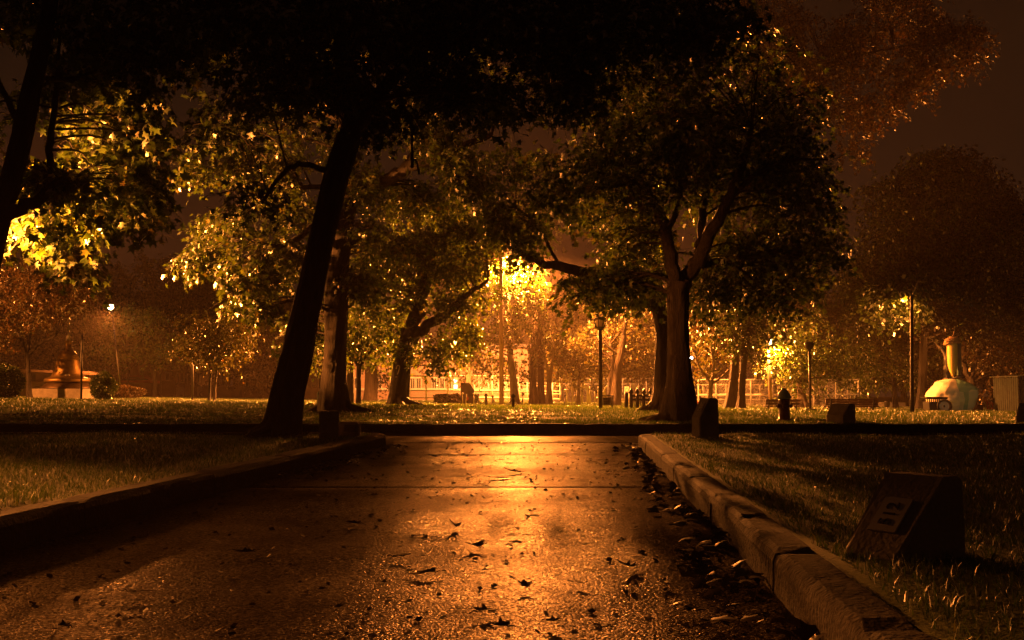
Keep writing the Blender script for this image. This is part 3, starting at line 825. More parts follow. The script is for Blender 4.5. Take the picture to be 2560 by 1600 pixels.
# group in the haze, middle distance
grow('maple_tree', 'left one of two straight dark trunks standing close together in the central haze', 66,
     [(1333, 1009, 22), (1333, 940, 17), (1335, 870, 15), (1338, 800, 14), (1338, 700, 10)], [[(1338, 760, 8), (1300, 600, 4)]],
     [(1390, 480, 130, 80, 10, 2, 3), (1330, 560, 60, 50, 4, 2, 2)], leaf=.22, cr=1.2, sprays=16, per=8, maple=False, seed=31, bm='bark')
grow('maple_tree', 'right one of two straight dark trunks standing close together in the central haze', 67,
     [(1352, 1009, 20), (1352, 940, 17), (1351, 870, 15), (1349, 800, 12), (1352, 690, 8)], [[(1351, 780, 7), (1390, 660, 4)]],
     [(1400, 840, 44, 50, 7, 6, 2), (1450, 800, 80, 50, 10, 8, 3)], leaf=.22, cr=1.2, sprays=16, per=8, maple=False, seed=32, bm='bark', lm='leaf_warm')
grow('young_tree', 'slim forked tree with brightly lit bark right of the twin trunks in the haze', 64,
     [(1374, 1008, 15), (1373, 970, 13), (1374, 935, 12)], [[(1373, 940, 9), (1366, 910, 7), (1360, 880, 5), (1358, 840, 3)], [(1375, 938, 9), (1381, 905, 7), (1384, 860, 5), (1372, 820, 3)]],
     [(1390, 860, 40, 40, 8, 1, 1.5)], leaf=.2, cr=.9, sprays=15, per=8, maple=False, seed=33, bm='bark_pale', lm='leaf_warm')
grow('maple_tree', 'reddish twin trunk tree in the haze right of the wire trash basket', 62,
     [(1538, 1012, 26), (1541, 970, 22), (1545, 920, 20), (1552, 880, 18), (1560, 840, 13)], [[(1530, 1010, 18, .8), (1529, 950, 15, .8), (1532, 900, 12, .8), (1526, 860, 8, .8)], [(1558, 850, 12), (1566, 780, 8), (1560, 720, 5)], [(1550, 890, 8), (1500, 850, 5)]],
     [(1500, 860, 60, 60, 14, 3, 2.5), (1590, 850, 60, 60, 14, 3, 2.5), (1460, 900, 60, 36, 8, 5, 2), (1560, 770, 90, 50, 12, 4, 3), (1610, 920, 46, 36, 7, 3, 2)], leaf=.2, cr=1.0, sprays=16, per=8, maple=False, seed=34, bm='bark', lm='leaf_warm')
grow('young_tree', 'slim pale tree among the play equipment left of the lantern post', 78,
     [(1446, 1008, 9), (1447, 960, 8), (1449, 930, 7), (1452, 900, 5)], [[(1448, 930, 5), (1440, 900, 3)], [(1449, 925, 5), (1470, 890, 3), (1478, 870, 2)]],
     [(1440, 890, 56, 40, 12, 1, 2), (1480, 920, 40, 30, 7, 1, 2), (1420, 930, 30, 30, 5, 1, 2)], leaf=.2, cr=1.0, sprays=15, per=8, maple=False, seed=35, bm='bark_pale', lm='leaf_warm')
grow('maple_tree', 'stout pale trunk rising behind the standing monument stone', 76,
     [(1170, 1008, 18), (1170, 960, 16), (1169, 920, 16), (1166, 880, 14), (1160, 850, 10)], [[(1168, 900, 8), (1200, 860, 5)]],
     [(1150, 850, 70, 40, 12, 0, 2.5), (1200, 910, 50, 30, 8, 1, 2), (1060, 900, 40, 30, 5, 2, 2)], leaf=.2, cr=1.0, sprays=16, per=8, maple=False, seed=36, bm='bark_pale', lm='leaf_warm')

# between the trunks, left of centre
grow('young_tree', 'slim dark tree forking into three just right of the upright maple', 46,
     [(896, 1015, 13), (897, 970, 12), (897, 930, 12), (898, 915, 12)], [[(898, 918, 9), (888, 900, 7), (876, 880, 5), (868, 850, 3)], [(898, 915, 9), (905, 880, 7), (902, 830, 4)], [(899, 920, 9), (912, 895, 7), (928, 875, 5), (945, 840, 3)]],
     [(900, 830, 70, 50, 16, 0, 1.5), (945, 860, 40, 40, 7, 0, 1), (860, 850, 40, 40, 6, 0, 1)], leaf=.17, cr=.8, sprays=15, per=8, maple=False, seed=41, bm='bark_dark')
grow('maple_tree', 'reddish trunk close behind the right side of the upright maple', 50,
     [(872, 1014, 30), (876, 960, 20), (876, 900, 16), (874, 840, 13)], [[(875, 860, 8), (860, 780, 5)]], [(860, 800, 70, 60, 12, 1, 2), (790, 880, 40, 36, 6, 2, 1.5)], leaf=.18, cr=.9, sprays=14, per=8, maple=False, seed=42, bm='bark')
grow('maple_tree', 'broad straight trunk lit reddish right of the slim forked tree', 80,
     [(923, 1006, 28), (923, 970, 22), (923, 930, 20), (922, 880, 17)], [[(938, 1004, 12, 2), (938, 950, 11, 2), (938, 890, 8, 2)]], [(940, 870, 60, 50, 12, 2, 3), (950, 930, 30, 24, 4, 4, 2)], leaf=.2, cr=1.0, sprays=15, per=8, maple=False, seed=43, bm='bark', lm='leaf_warm')

# right of the stout maple
grow('young_tree', 'pale Y shaped tree with two spread arms right of the stout maple', 52,
     [(1773, 1020, 16), (1775, 985, 13), (1778, 955, 12)], [[(1778, 958, 9), (1765, 942, 7), (1750, 922, 6), (1740, 895, 4)], [(1780, 957, 8), (1800, 946, 6), (1825, 922, 4)], [(1779, 957, 9), (1784, 920, 8), (1780, 880, 6), (1778, 850, 4)]],
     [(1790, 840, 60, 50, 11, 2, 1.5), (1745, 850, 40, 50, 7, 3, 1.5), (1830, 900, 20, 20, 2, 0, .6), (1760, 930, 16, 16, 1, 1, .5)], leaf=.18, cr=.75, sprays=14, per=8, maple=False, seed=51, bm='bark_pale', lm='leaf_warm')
grow('maple_tree', 'rugged dark trunk standing left of its smoother neighbour near the court fence', 49,
     [(1826, 1020, 34), (1832, 975, 22), (1835, 930, 21), (1838, 880, 21), (1842, 840, 20), (1840, 700, 16), (1830, 560, 12)],
     [[(1840, 700, 12), (1880, 400, 12, -2), (1960, 240, 10, -4), (2100, 150, 8, -5), (2300, 110, 5, -6)], [(1880, 400, 9, -2), (2000, 330, 7, -3), (2120, 280, 4, -4)], [(1842, 845, 12), (1815, 790, 8)]],
     [(1800, 760, 80, 60, 10, 1, 2), (1990, 130, 130, 100, 34, -4, 3), (2200, 110, 130, 80, 30, -5, 2.5), (2390, 120, 80, 60, 14, -6, 1.6), (2290, 220, 60, 40, 7, -5, 1), (2200, 270, 40, 40, 5, -5, 1), (2060, 250, 70, 50, 9, -4, 1.6), (2130, 340, 26, 60, 4, -4, .8), (1900, 60, 110, 80, 14, -3, 2.5), (2240, 10, 110, 60, 14, -5, 2)], leaf=.16, cr=.7, sprays=17, per=9, maple=True, seed=52, bm='bark', lm='leaf_red')
grow('maple_tree', 'smooth leaning trunk with a knob at the right of the rugged dark trunk', 47,
     [(1852, 1022, 22), (1855, 970, 16), (1858, 920, 16), (1861, 880, 18), (1866, 840, 17), (1870, 760, 12)], [[(1858, 890, 12), (1853, 872, 10)]],
     [(1880, 820, 60, 46, 9, 1, 1.5), (1850, 790, 70, 40, 8, 0, 1.5)], leaf=.18, cr=.8, sprays=14, per=8, maple=False, seed=53, bm='bark', lm='leaf_dark')
grow('maple_tree', 'V forked tree behind the hydrant with leaves glaring yellow by the street light', 60,
     [(2007, 1014, 28), (2003, 985, 18), (2002, 955, 20)], [[(2000, 960, 13), (1986, 930, 11), (1975, 895, 9), (1964, 850, 6), (1960, 800, 4)], [(2006, 958, 14), (2013, 925, 12), (2026, 895, 9), (2045, 870, 6)], [(2000, 958, 8, .4), (1988, 900, 6, .6), (1985, 850, 4, .6)], [(1976, 898, 5), (1945, 892, 3, -.5), (1925, 885, 2, -.5)]],
     [(1948, 858, 20, 8, 4, -2.2, .4), (1965, 880, 14, 14, 3, -2, .4), (1955, 860, 30, 26, 6, -.8, .8), (1975, 915, 26, 24, 5, -.5, .8), (1940, 905, 24, 12, 3, -.8, .5), (2040, 870, 50, 46, 10, 0, 1.5), (2090, 880, 60, 50, 11, 1, 1.5), (2070, 930, 60, 36, 8, 1, 1.5), (1995, 970, 20, 30, 3, .5, .6), (2000, 820, 60, 40, 8, 1, 1.5), (2010, 900, 40, 40, 6, .6, 1)], leaf=.19, cr=.8, sprays=14, per=8, maple=False, seed=54, bm='bark', lm='leaf')

# right side
grow('maple_tree', 'slender dark trunk between the long bench and the twin arm light pole', 74,
     [(2240, 1017, 14), (2236, 975, 11), (2234, 940, 11), (2236, 900, 9)], [[(2236, 920, 6), (2200, 870, 4)], [(2236, 910, 6), (2270, 860, 4)]],
     [(2200, 880, 70, 50, 13, 0, 2), (2262, 935, 24, 34, 5, 3, 1), (2160, 930, 50, 40, 8, 1, 2), (2150, 830, 70, 50, 10, 2, 2.5), (2310, 930, 24, 40, 4, 3, 1)], leaf=.2, cr=1.0, sprays=15, per=8, maple=False, seed=61, bm='bark_dark', lm='leaf')
grow('oak_tree', 'large dark tree towering behind the painted boulder at the right', 68,
     [(2304, 1019, 26), (2306, 970, 21), (2308, 900, 20), (2310, 820, 17), (2320, 720, 13)], [[(2310, 830, 10), (2380, 700, 8), (2440, 600, 5)], [(2316, 760, 9), (2260, 640, 6), (2230, 540, 4)], [(2314, 770, 9), (2350, 600, 7), (2350, 480, 4)]],
     [(2360, 530, 190, 100, 110, 0, 5), (2270, 650, 120, 90, 60, 0, 4), (2460, 640, 130, 120, 75, 0, 4.5), (2200, 720, 80, 40, 24, 0, 3), (2480, 770, 100, 50, 30, 0, 3), (2360, 430, 100, 40, 26, 0, 3), (2330, 720, 60, 30, 6, -2, 2), (2400, 850, 60, 30, 7, 1, 2), (2222, 752, 30, 8, 4, -13.6, .4), (2262, 768, 20, 10, 3, -13.8, .3)], leaf=.26, cr=1.3, sprays=17, per=9, maple=False, seed=62, bm='bark_dark', lm='leaf_dark')
grow('maple_tree', 'forked lit tree standing directly behind the yellow statue on the boulder', 62,
     [(2365, 1016, 18), (2366, 950, 15), (2367, 900, 14), (2366, 880, 12)], [[(2366, 890, 9), (2350, 868, 8), (2330, 848, 5), (2310, 838, 3)], [(2367, 885, 8), (2385, 840, 7), (2392, 800, 4)]],
     [(2350, 800, 60, 36, 12, -1, 1.2), (2420, 800, 60, 36, 12, -1, 1.2), (2385, 770, 60, 30, 8, 0, 1.2), (2470, 830, 50, 26, 7, 0, 1.2)], leaf=.18, cr=.75, sprays=15, per=8, maple=False, seed=63, bm='bark_pale', lm='leaf_red')
grow('maple_tree', 'reddish Y forked tree right behind the painted boulder', 63,
     [(2430, 1016, 22), (2428, 960, 18), (2424, 940, 17)], [[(2420, 945, 13), (2412, 915, 12), (2410, 880, 11), (2412, 840, 7)], [(2426, 945, 12), (2436, 915, 10), (2445, 890, 8), (2462, 865, 5)]],
     [(2490, 910, 46, 40, 8, 1, 1.2), (2450, 850, 50, 36, 7, 0, 1.2), (2520, 860, 50, 50, 8, 1, 1.5), (2500, 960, 36, 30, 4, 2, 1)], leaf=.18, cr=.75, sprays=15, per=8, maple=False, seed=64, bm='bark', lm='leaf_red')

# left park
grow('cherry_tree', 'low spreading dark tree with slim banded trunk beside the bell', 52,
     [(74, 996, 14), (72, 950, 11), (70, 910, 10), (68, 880, 9)], [[(68, 890, 8), (100, 860, 7), (140, 840, 4)], [(68, 885, 8), (50, 840, 6), (20, 800, 4)], [(69, 880, 7), (80, 820, 5), (90, 760, 3)]],
     [(50, 760, 100, 50, 26, 0, 2), (165, 750, 56, 36, 14, -.5, 1.4), (40, 680, 110, 50, 18, 1, 2), (150, 690, 70, 40, 12, 0, 1.6), (0, 830, 40, 50, 10, 0, 1.4), (-60, 760, 80, 100, 12, 0, 2)], leaf=.13, cr=.6, sprays=19, per=9, sl=2.6, maple=False, seed=71, bm='bark_dark', lm='leaf_red')
grow('young_tree', 'left one of two slim trees growing by the bowl topped lamp post', 50,
     [(523, 1004, 8), (524, 960, 7), (527, 920, 7), (530, 890, 5)], [[(528, 910, 5), (510, 860, 3)], [(529, 900, 5), (545, 850, 3)]],
     [(500, 840, 50, 46, 14, 0, 1), (545, 830, 36, 40, 7, 0, 1), (470, 870, 36, 36, 7, .5, .8), (540, 880, 30, 26, 4, 0, .6)], leaf=.13, cr=.6, sprays=16, per=8, maple=False, seed=72, bm='bark_dark', lm='leaf_warm')
grow('young_tree', 'right one of two slim trees by the bowl topped lamp post, reddish lit bark', 50.5,
     [(537, 1004, 7), (538, 960, 6), (541, 930, 6), (540, 910, 5)], [[(540, 918, 5), (548, 905, 4), (575, 880, 3)], [(540, 915, 4), (534, 890, 3)]],
     [(580, 850, 50, 36, 10, 0, 1), (600, 810, 40, 36, 7, 0, 1), (560, 890, 36, 20, 4, 0, .6)], leaf=.13, cr=.6, sprays=16, per=8, maple=False, seed=73, bm='bark', lm='leaf_warm')
grow('park_tree', 'thick trunk tree with glowing crown top under the left street light', 78,
     [(387, 992, 12), (387, 950, 10), (386, 920, 9)], [[(386, 925, 6), (360, 880, 4), (340, 840, 3)], [(386, 922, 6), (400, 870, 4)]],
     [(320, 810, 50, 30, 12, -1, 1.5), (380, 830, 60, 46, 16, 0, 2), (300, 870, 60, 40, 12, 0, 2), (400, 890, 50, 26, 8, 0, 1.5), (340, 790, 36, 16, 6, -1.5, 1)], leaf=.18, cr=.85, sprays=17, per=9, maple=False, seed=74, bm='bark_dark', lm='leaf')
grow('young_tree', 'thin Y trunk tree beside the thick trunk tree under the left street light', 80,
     [(402, 992, 6), (402, 960, 5), (402, 935, 5)], [[(402, 938, 4), (396, 922, 3), (390, 900, 2)], [(402, 938, 4), (410, 922, 3), (418, 900, 2)]],
     [(430, 860, 46, 40, 11, 0, 1.5), (450, 900, 36, 26, 6, 0, 1.2)], leaf=.16, cr=.8, sprays=17, per=9, maple=False, seed=75, bm='bark_dark', lm='leaf_warm')
grow('young_tree', 'small leaning tree in front of the far house left of the park wall', 84,
     [(318, 990, 7), (320, 950, 5), (324, 920, 4)], [[(322, 930, 3), (340, 905, 2)], [(323, 925, 3), (318, 900, 2)]],
     [(290, 880, 50, 36, 10, 0, 1.8), (250, 850, 40, 40, 8, 0, 1.8)], leaf=.18, cr=.9, sprays=16, per=9, maple=False, seed=76, bm='bark_dark', lm='leaf')
grow('park_tree', 'hazy round tree in front of the long park wall left of the leaning trunk', 92,
     [(601, 997, 7), (602, 960, 6), (605, 935, 5)], [[(604, 940, 4), (580, 905, 3)], [(604, 938, 4), (630, 900, 3)]],
     [(620, 880, 60, 50, 18, 0, 3), (570, 910, 40, 36, 8, 0, 2), (660, 920, 40, 36, 8, 0, 2), (640, 830, 50, 36, 8, 0, 2.5)], leaf=.2, cr=1.0, sprays=17, per=9, maple=False, seed=77, bm='bark_dark', lm='leaf_red')
grow('maple_tree', 'tall dark tree rising behind the left street light', 96,
     [(470, 998, 16), (472, 900, 14), (478, 800, 11), (485, 730, 8)], [[(480, 780, 7), (440, 700, 4)], [(480, 770, 7), (530, 700, 4)], [(484, 740, 6), (470, 650, 3)]],
     [(440, 740, 110, 70, 26, 0, 4), (560, 760, 90, 60, 17, 0, 4), (350, 720, 80, 60, 14, 0, 4), (420, 670, 70, 40, 8, 0, 3), (640, 790, 60, 40, 7, 0, 3)], leaf=.28, cr=1.5, sprays=18, per=9, maple=False, seed=78, bm='bark_dark', lm='leaf_dark')

# distant trees closing the view behind wall, court and boulder
proto = grow('distant_tree', 'hazy distant tree behind the centre of the court', 150,
     [(1280, 1000, 10), (1280, 950, 9), (1282, 900, 7)], [[(1281, 920, 5), (1250, 870, 3)], [(1281, 915, 5), (1310, 860, 3)], [(1282, 900, 4), (1282, 830, 2)]],
     [(1280, 850, 90, 60, 30, 0, 4.5), (1280, 910, 100, 40, 20, 0, 4.5), (1280, 800, 50, 36, 10, 0, 3)], leaf=.42, cr=1.9, sprays=18, per=10, maple=False, seed=81, bm='bark_dark', lm='leaf', twig=False, group='distant trees closing the view')
far = [(1500, 128, 1.0, 'hazy distant tree behind the play equipment left of the lantern post'), (1640, 140, 1.2, 'hazy distant tree behind the stout maple'), (1760, 150, 1.15, 'hazy distant tree behind the Y shaped tree'), (1900, 140, 1.2, 'hazy distant tree behind the leaning wooden lamp pole'),
       (2030, 135, 1.1, 'hazy distant tree behind the V forked tree'), (2140, 120, 1.1, 'hazy distant tree behind the right end of the court fence'), (2260, 128, 1.2, 'hazy distant tree behind the twin arm pole'), (2400, 118, 1.1, 'hazy distant tree behind the painted boulder'), (2530, 112, 1.1, 'hazy distant tree behind the corrugated shed'),
       (730, 140, 1.2, 'hazy distant tree seen past the leaning trunk'), (180, 140, 1.3, 'hazy distant tree behind the bell'), (40, 120, 1.2, 'hazy distant tree at the left edge behind the low stone building'), (560, 150, 1.3, 'hazy distant tree behind the long park wall'), (330, 160, 1.3, 'hazy distant tree above the far houses'), (1400, 150, 1.0, 'hazy distant tree right of the twin trunks')]
for i, (u, y, sc, lb) in enumerate(far):
    c = copy_tree(proto); p = P(u, 1000, y); c.location = (p.x, y, hz(p.x, y)); c.rotation_euler = (0, 0, i * 1.7); c.scale = (sc * (1 + .1 * math.sin(i * 2.3)), sc, sc * (1 + .12 * math.cos(i * 3.1)))
    c['label'] = lb
p = P(1290, 1000, 165); proto.location = (p.x, 165, hz(p.x, 165))


# ------------------------------------------------------------------ helpers for placed things
def at(u, v, dy=0):
    g = G(u, v)
    if dy: g = Vector((P(u, v, g.y + dy).x, g.y + dy, hz(P(u, v, g.y + dy).x, g.y + dy)))
    return g


def digits_mesh(body, size, mat_, name='digits'):
    cu = bpy.data.curves.new(name, 'FONT'); cu.body = body; cu.size = size; cu.extrude = .0015; cu.align_x = 'CENTER'; cu.align_y = 'CENTER'
    tmp = bpy.data.objects.new('tmp', cu); C.objects.link(tmp); bpy.context.view_layer.update()
    me = bpy.data.meshes.new_from_object(tmp.evaluated_get(bpy.context.evaluated_depsgraph_get())); me.name = name; me.materials.clear(); me.materials.append(mat_)
    bpy.data.objects.remove(tmp); return me


# hook mark chalked on the bent maple
def surf(u, v, y): return P(u, v, y)


s45 = 45
yb = qm.location.y - .40
mk = MB()
hk = [(990.5, 922), (992, 916), (995, 913.5), (998.5, 914.5), (999, 919), (997.5, 925), (995.5, 931), (993.5, 936)]
mk.tube([P(a, b, yb) for a, b in hk], [.02, .022, .022, .022, .022, .02, .02, .018], 6, wob=.15)
mk.tube([P(989, 942.5, yb), P(993, 942, yb)], [.02, .018], 6, wob=.2)
mk.build('painted_mark', M['chalk'], qm)

# ------------------------------------------------------------------ low concrete number markers at the lawn edge
def wedge_marker(name, label, g, w, d, h, lip, rz, group='low concrete markers on the lawn corners', k=0.0):
    """Concrete post with vertical base, sloping front face and narrow flat top; front faces -x turned by rz."""
    root = thing(name, label, 'marker', g, group)
    R = Matrix.Rotation(rz, 3, 'Z')
    out = [(-d / 2, -.1), (d / 2, -.1), (d / 2 - .015, h - .02), (d / 2 - .05, h), (d * (k - .02), h), (d * (k - .06), h - .02), (-d / 2, lip)]
    mb = MB(); n = len(out); ins = .02
    ring = lambda yy, k: [R @ Vector((a * k, yy, b if b < h - .03 else b)) + Vector(g) for a, b in out]
    r = [ring(-w / 2, .93), ring(-w / 2 + ins, 1), ring(w / 2 - ins, 1), ring(w / 2, .93)]
    vs = [p for q in r for p in q]
    fs = [tuple(range(n)), tuple(range(4 * n - 1, 3 * n - 1, -1))]
    for i in range(3):
        for k in range(n):
            j = (k + 1) % n; fs.append((i * n + k, i * n + j, (i + 1) * n + j, (i + 1) * n + k))
    mb.add(vs, fs); mb.build('post', M['concrete'], root, origin=g)
    return root, R


def plate_on_slope(root, R, g, d, h, lip, w, pw, ph, t, body, tsize, k=0.0):
    a0, b0 = Vector((-d / 2, 0, lip)), Vector((d * (k - .06), 0, h - .02))
    up = (b0 - a0).normalized(); nrm = Vector((-up.z, 0, up.x)); side = Vector((0, -1, 0))
    c = a0.lerp(b0, t) + nrm * .008
    mb = MB(); o = [(-pw / 2, -ph / 2), (pw / 2, -ph / 2), (pw / 2, ph / 2), (-pw / 2, ph / 2)]
    mb.prism(o, .008, R @ (c - nrm * .006) + Vector(g), R @ side, R @ up, R @ nrm)
    pl = mb.build('number_plate', M['plate'], root, origin=g)
    # digits run up the slope
    o = bpy.data.objects.new('digits', digits_mesh(body, tsize, M['ink'])); C.objects.link(o); o.parent = pl
    X, Y_ = R @ up, R @ (-side); Z_ = R @ nrm
    o.matrix_local = Matrix.Translation(R @ (c + nrm * .005)) @ Matrix((X, Y_, Z_)).transposed().to_4x4()


g = P(2262, 1395, 1); y_ = (CAMZ - .155) * F / (1392 - HOR); g = P(2262, 1392, y_); g.z = .155
r_, R_ = wedge_marker('stone_marker', 'low wedge shaped concrete marker with pale number plate on the near right lawn', g, .25, .42, .31, .03, rad(34), k=.18)
plate_on_slope(r_, R_, g, .42, .31, .03, .25, .12, .16, .52, '512', .075, k=.18)

y_ = 14.3; g = P(1764, 1092, y_); g.z = .155
s_ = mpp(y_)
r_, R_ = wedge_marker('stone_marker', 'dark tapering concrete marker with four pale plates, in front of the stout maple roots', g, .26, .28, 94 * s_, 46 * s_, rad(16))
a0 = Vector((-.14, 0, 46 * s_)); b0 = Vector((-.0168, 0, 94 * s_ - .02)); up = (b0 - a0).normalized(); nrm = Vector((-up.z, 0, up.x))
L_ = (b0 - a0).length
for k in range(4):
    c = a0 + up * (L_ * (.42 + .125 * k)) + nrm * .004 + Vector((0, -.03, 0))
    mb = MB(); mb.prism([(-.055, -.0125), (.055, -.0125), (.055, .0125), (-.055, .0125)], .006, R_ @ c + g, R_ @ Vector((0, -1, 0)), R_ @ up, R_ @ nrm)
    if k in (0, 3):
        cc = R_ @ (c + nrm * .006) + g
        pl = mb.build('number_plate', M['plate'], r_, origin=g)
        mb2 = MB(); mb2.prism([(-.02, -.006), (.02, -.006), (.02, .006), (-.02, .006)], .003, cc, R_ @ Vector((0, -1, 0)), R_ @ up, R_ @ nrm); mb2.build('digit', M['ink'], pl, origin=g)
    else:
        mb.build('number_plate', M['plate'], r_, origin=g)

y_ = 17.6 + 1.6; g = P(2103, 1058, 19.0); g.z = .15
wedge_marker('stone_marker', 'plain concrete marker stub in front of the long bench right of the hydrant', g, .36, .36, 50 * mpp(19), 22 * mpp(19), rad(38))
g = P(2572, 1062, 18.9); g.z = .15
wedge_marker('stone_marker', 'concrete marker stub cut by the right edge of the picture', g, .3, .34, .36, .14, rad(38))
y_ = 13.6; g = P(822, 1098, y_); g.z = .155
mb = MB(); root = thing('stone_post', 'squat square stone post at the foot of the upright maple', 'post', g, None)
mb.bevbox(g + Vector((0, 0, .12)), (.235, .24, .44), .012, rad(12)); mb.build('post', M['concrete'], root, origin=g)
y_ = 13.9; g = P(872, 1096, y_); g.z = .155
root = thing('stone_marker', 'wide low stone slab with a recessed dark plate right of the squat stone post', 'marker', g, 'low concrete markers on the lawn corners')
mb = MB(); W_ = 50 * mpp(y_); Hh = 34 * mpp(y_)
o_ = [(-W_ / 2, 0), (W_ / 2, 0), (W_ / 2, Hh - .03), (W_ / 2 - .03, Hh), (-W_ / 2 + .02, Hh), (-W_ / 2, Hh - .02)]
mb.prism(o_, .2, g + Vector((0, 0, .18 - .16)), (1, 0, 0), (0, 0, 1), (0, 1, 0)); mb.build('slab', M['concrete'], root, origin=g)
mb = MB(); mb.box(g + Vector((.02, -.006, .02 + Hh * .55)), (W_ * .6, .016, Hh * .5)); mb.build('plate', M['stone_dark'], root, origin=g)
mb = MB(); mb.box(g + Vector((0, .1, -.02)), (W_ * .8, .16, .12)); mb.build('foot', M['concrete'], root, origin=g)

# ------------------------------------------------------------------ hydrant
g = G(1961, 1054); s_ = mpp(g.y); r1 = 13.5 * s_
root = thing('fire_hydrant', 'squat dark red fire hydrant with cool green light coloured onto its cap on the lawn behind the kerb', 'hydrant', g)
hh = lambda v: (1054 - v) * s_
mb = MB().lathe(g, [(18 * s_, -.05), (18 * s_, hh(1051)), (17 * s_, hh(1048)), (r1, hh(1047)), (r1, hh(1026)), (r1 * .98, hh(1010)), (r1 * 1.02, hh(1003)), (r1 * 1.05, hh(1000)), (r1 * .95, hh(998))], 24)
mb.build('barrel', M['hydrant'], root, origin=g)
mb = MB().lathe(g, [(r1 * .95, hh(998)), (17 * s_, hh(996)), (17 * s_, hh(991)), (15.5 * s_, hh(989)), (15 * s_, hh(985)), (12 * s_, hh(980)), (8.5 * s_, hh(976)), (5.5 * s_, hh(974)), (5.2 * s_, hh(971)), (2.5 * s_, hh(970.5))], 24)
bn = mb.build('bonnet', M['hydrant_top'], root, origin=g)
for a in (0, math.pi, -math.pi / 2):
    d_ = Vector((math.cos(a), math.sin(a), 0)); c_ = g + Vector((0, 0, hh(1014.5)))
    mb = MB(); rr = 6.5 * s_ if a != -math.pi / 2 else 8.5 * s_
    mb.tube([c_ + d_ * r1 * .7, c_ + d_ * (r1 + 2 * s_), c_ + d_ * (r1 + 2.2 * s_), c_ + d_ * (r1 + 4.5 * s_)], [rr * .8, rr * .8, rr, rr * .95], 12, smooth=False)
    mb.tube([c_ + d_ * (r1 + 4.5 * s_), c_ + d_ * (r1 + 7 * s_)], [rr * .4, rr * .36], 5, smooth=False)
    mb.build('outlet_cap', M['hydrant'], root, origin=g)
for k in range(8):
    a = k * math.pi / 4; pass
mb = MB()
for k in range(8):
    a = k * math.pi / 4 + .2; mb = MB(); mb.tube([g + Vector((math.cos(a) * 16 * s_, math.sin(a) * 16 * s_, hh(1048.5))), g + Vector((math.cos(a) * 16 * s_, math.sin(a) * 16 * s_, hh(1045.5)))], 1.6 * s_, 6, smooth=False); mb.build('flange_bolt', M['hydrant'], root, origin=g)

# ------------------------------------------------------------------ benches
def bench(label, u0, u1, vg, vtop, name='park_bench', wood='wood', frame='metal_dark', nleg=2, group='park benches on the lawn', legs=None, back=2):
    uc = (u0 + u1) / 2; g = G(uc, vg); s = mpp(g.y); W_ = (u1 - u0) * s; Hh = max((vg - vtop) * s, .05)
    root = thing(name, label, 'bench', g, group)
    # seen from behind: the back rest is nearest
    zs = Hh * .40
    for k in range(2 if wood == 'wood' else 3):
        mb = MB(); mb.bevbox(g + Vector((0, .10 + .15 * k, zs)), (W_ * 1.05, .13, .045), .008); mb.build('seat_slat', M[wood], root, origin=g)
    nb = back; bh = (Hh - zs) * .86 / nb
    for k in range(nb):
        z = Hh - bh * (k + .5); mb = MB(); mb.bevbox(g + Vector((0, -.06 + .03 * k, z)), (W_, .04, bh * .88), .008); mb.build('back_slat', M[wood], root, origin=g)
    for t in (legs or (-.40, .40)):
        x = W_ * t; mb = MB()
        mb.tube([g + Vector((x, -.10, Hh * .97)), g + Vector((x, .0, zs)), g + Vector((x, .06, -.06))], [.02, .025, .025], 8)
        mb.tube([g + Vector((x, .0, zs - .04)), g + Vector((x, .4, zs - .04))], .02, 8)
        mb.tube([g + Vector((x, .36, zs - .04)), g + Vector((x, .38, -.06))], .022, 8)
        mb.build('leg', M[frame], root, origin=g)
    return root


bench('dark slatted park bench standing behind the hydrant', 1914, 2000, 1027, 997.5, back=2)
bench('long dark slatted park bench right of the black square based lamp post', 2063, 2196, 1029.5, 996.5, back=3)
bench('small pale slatted bench behind the smooth leaning trunk', 1852, 1886, 1013, 1002.5, wood='wood_pale', frame='galv', back=2)

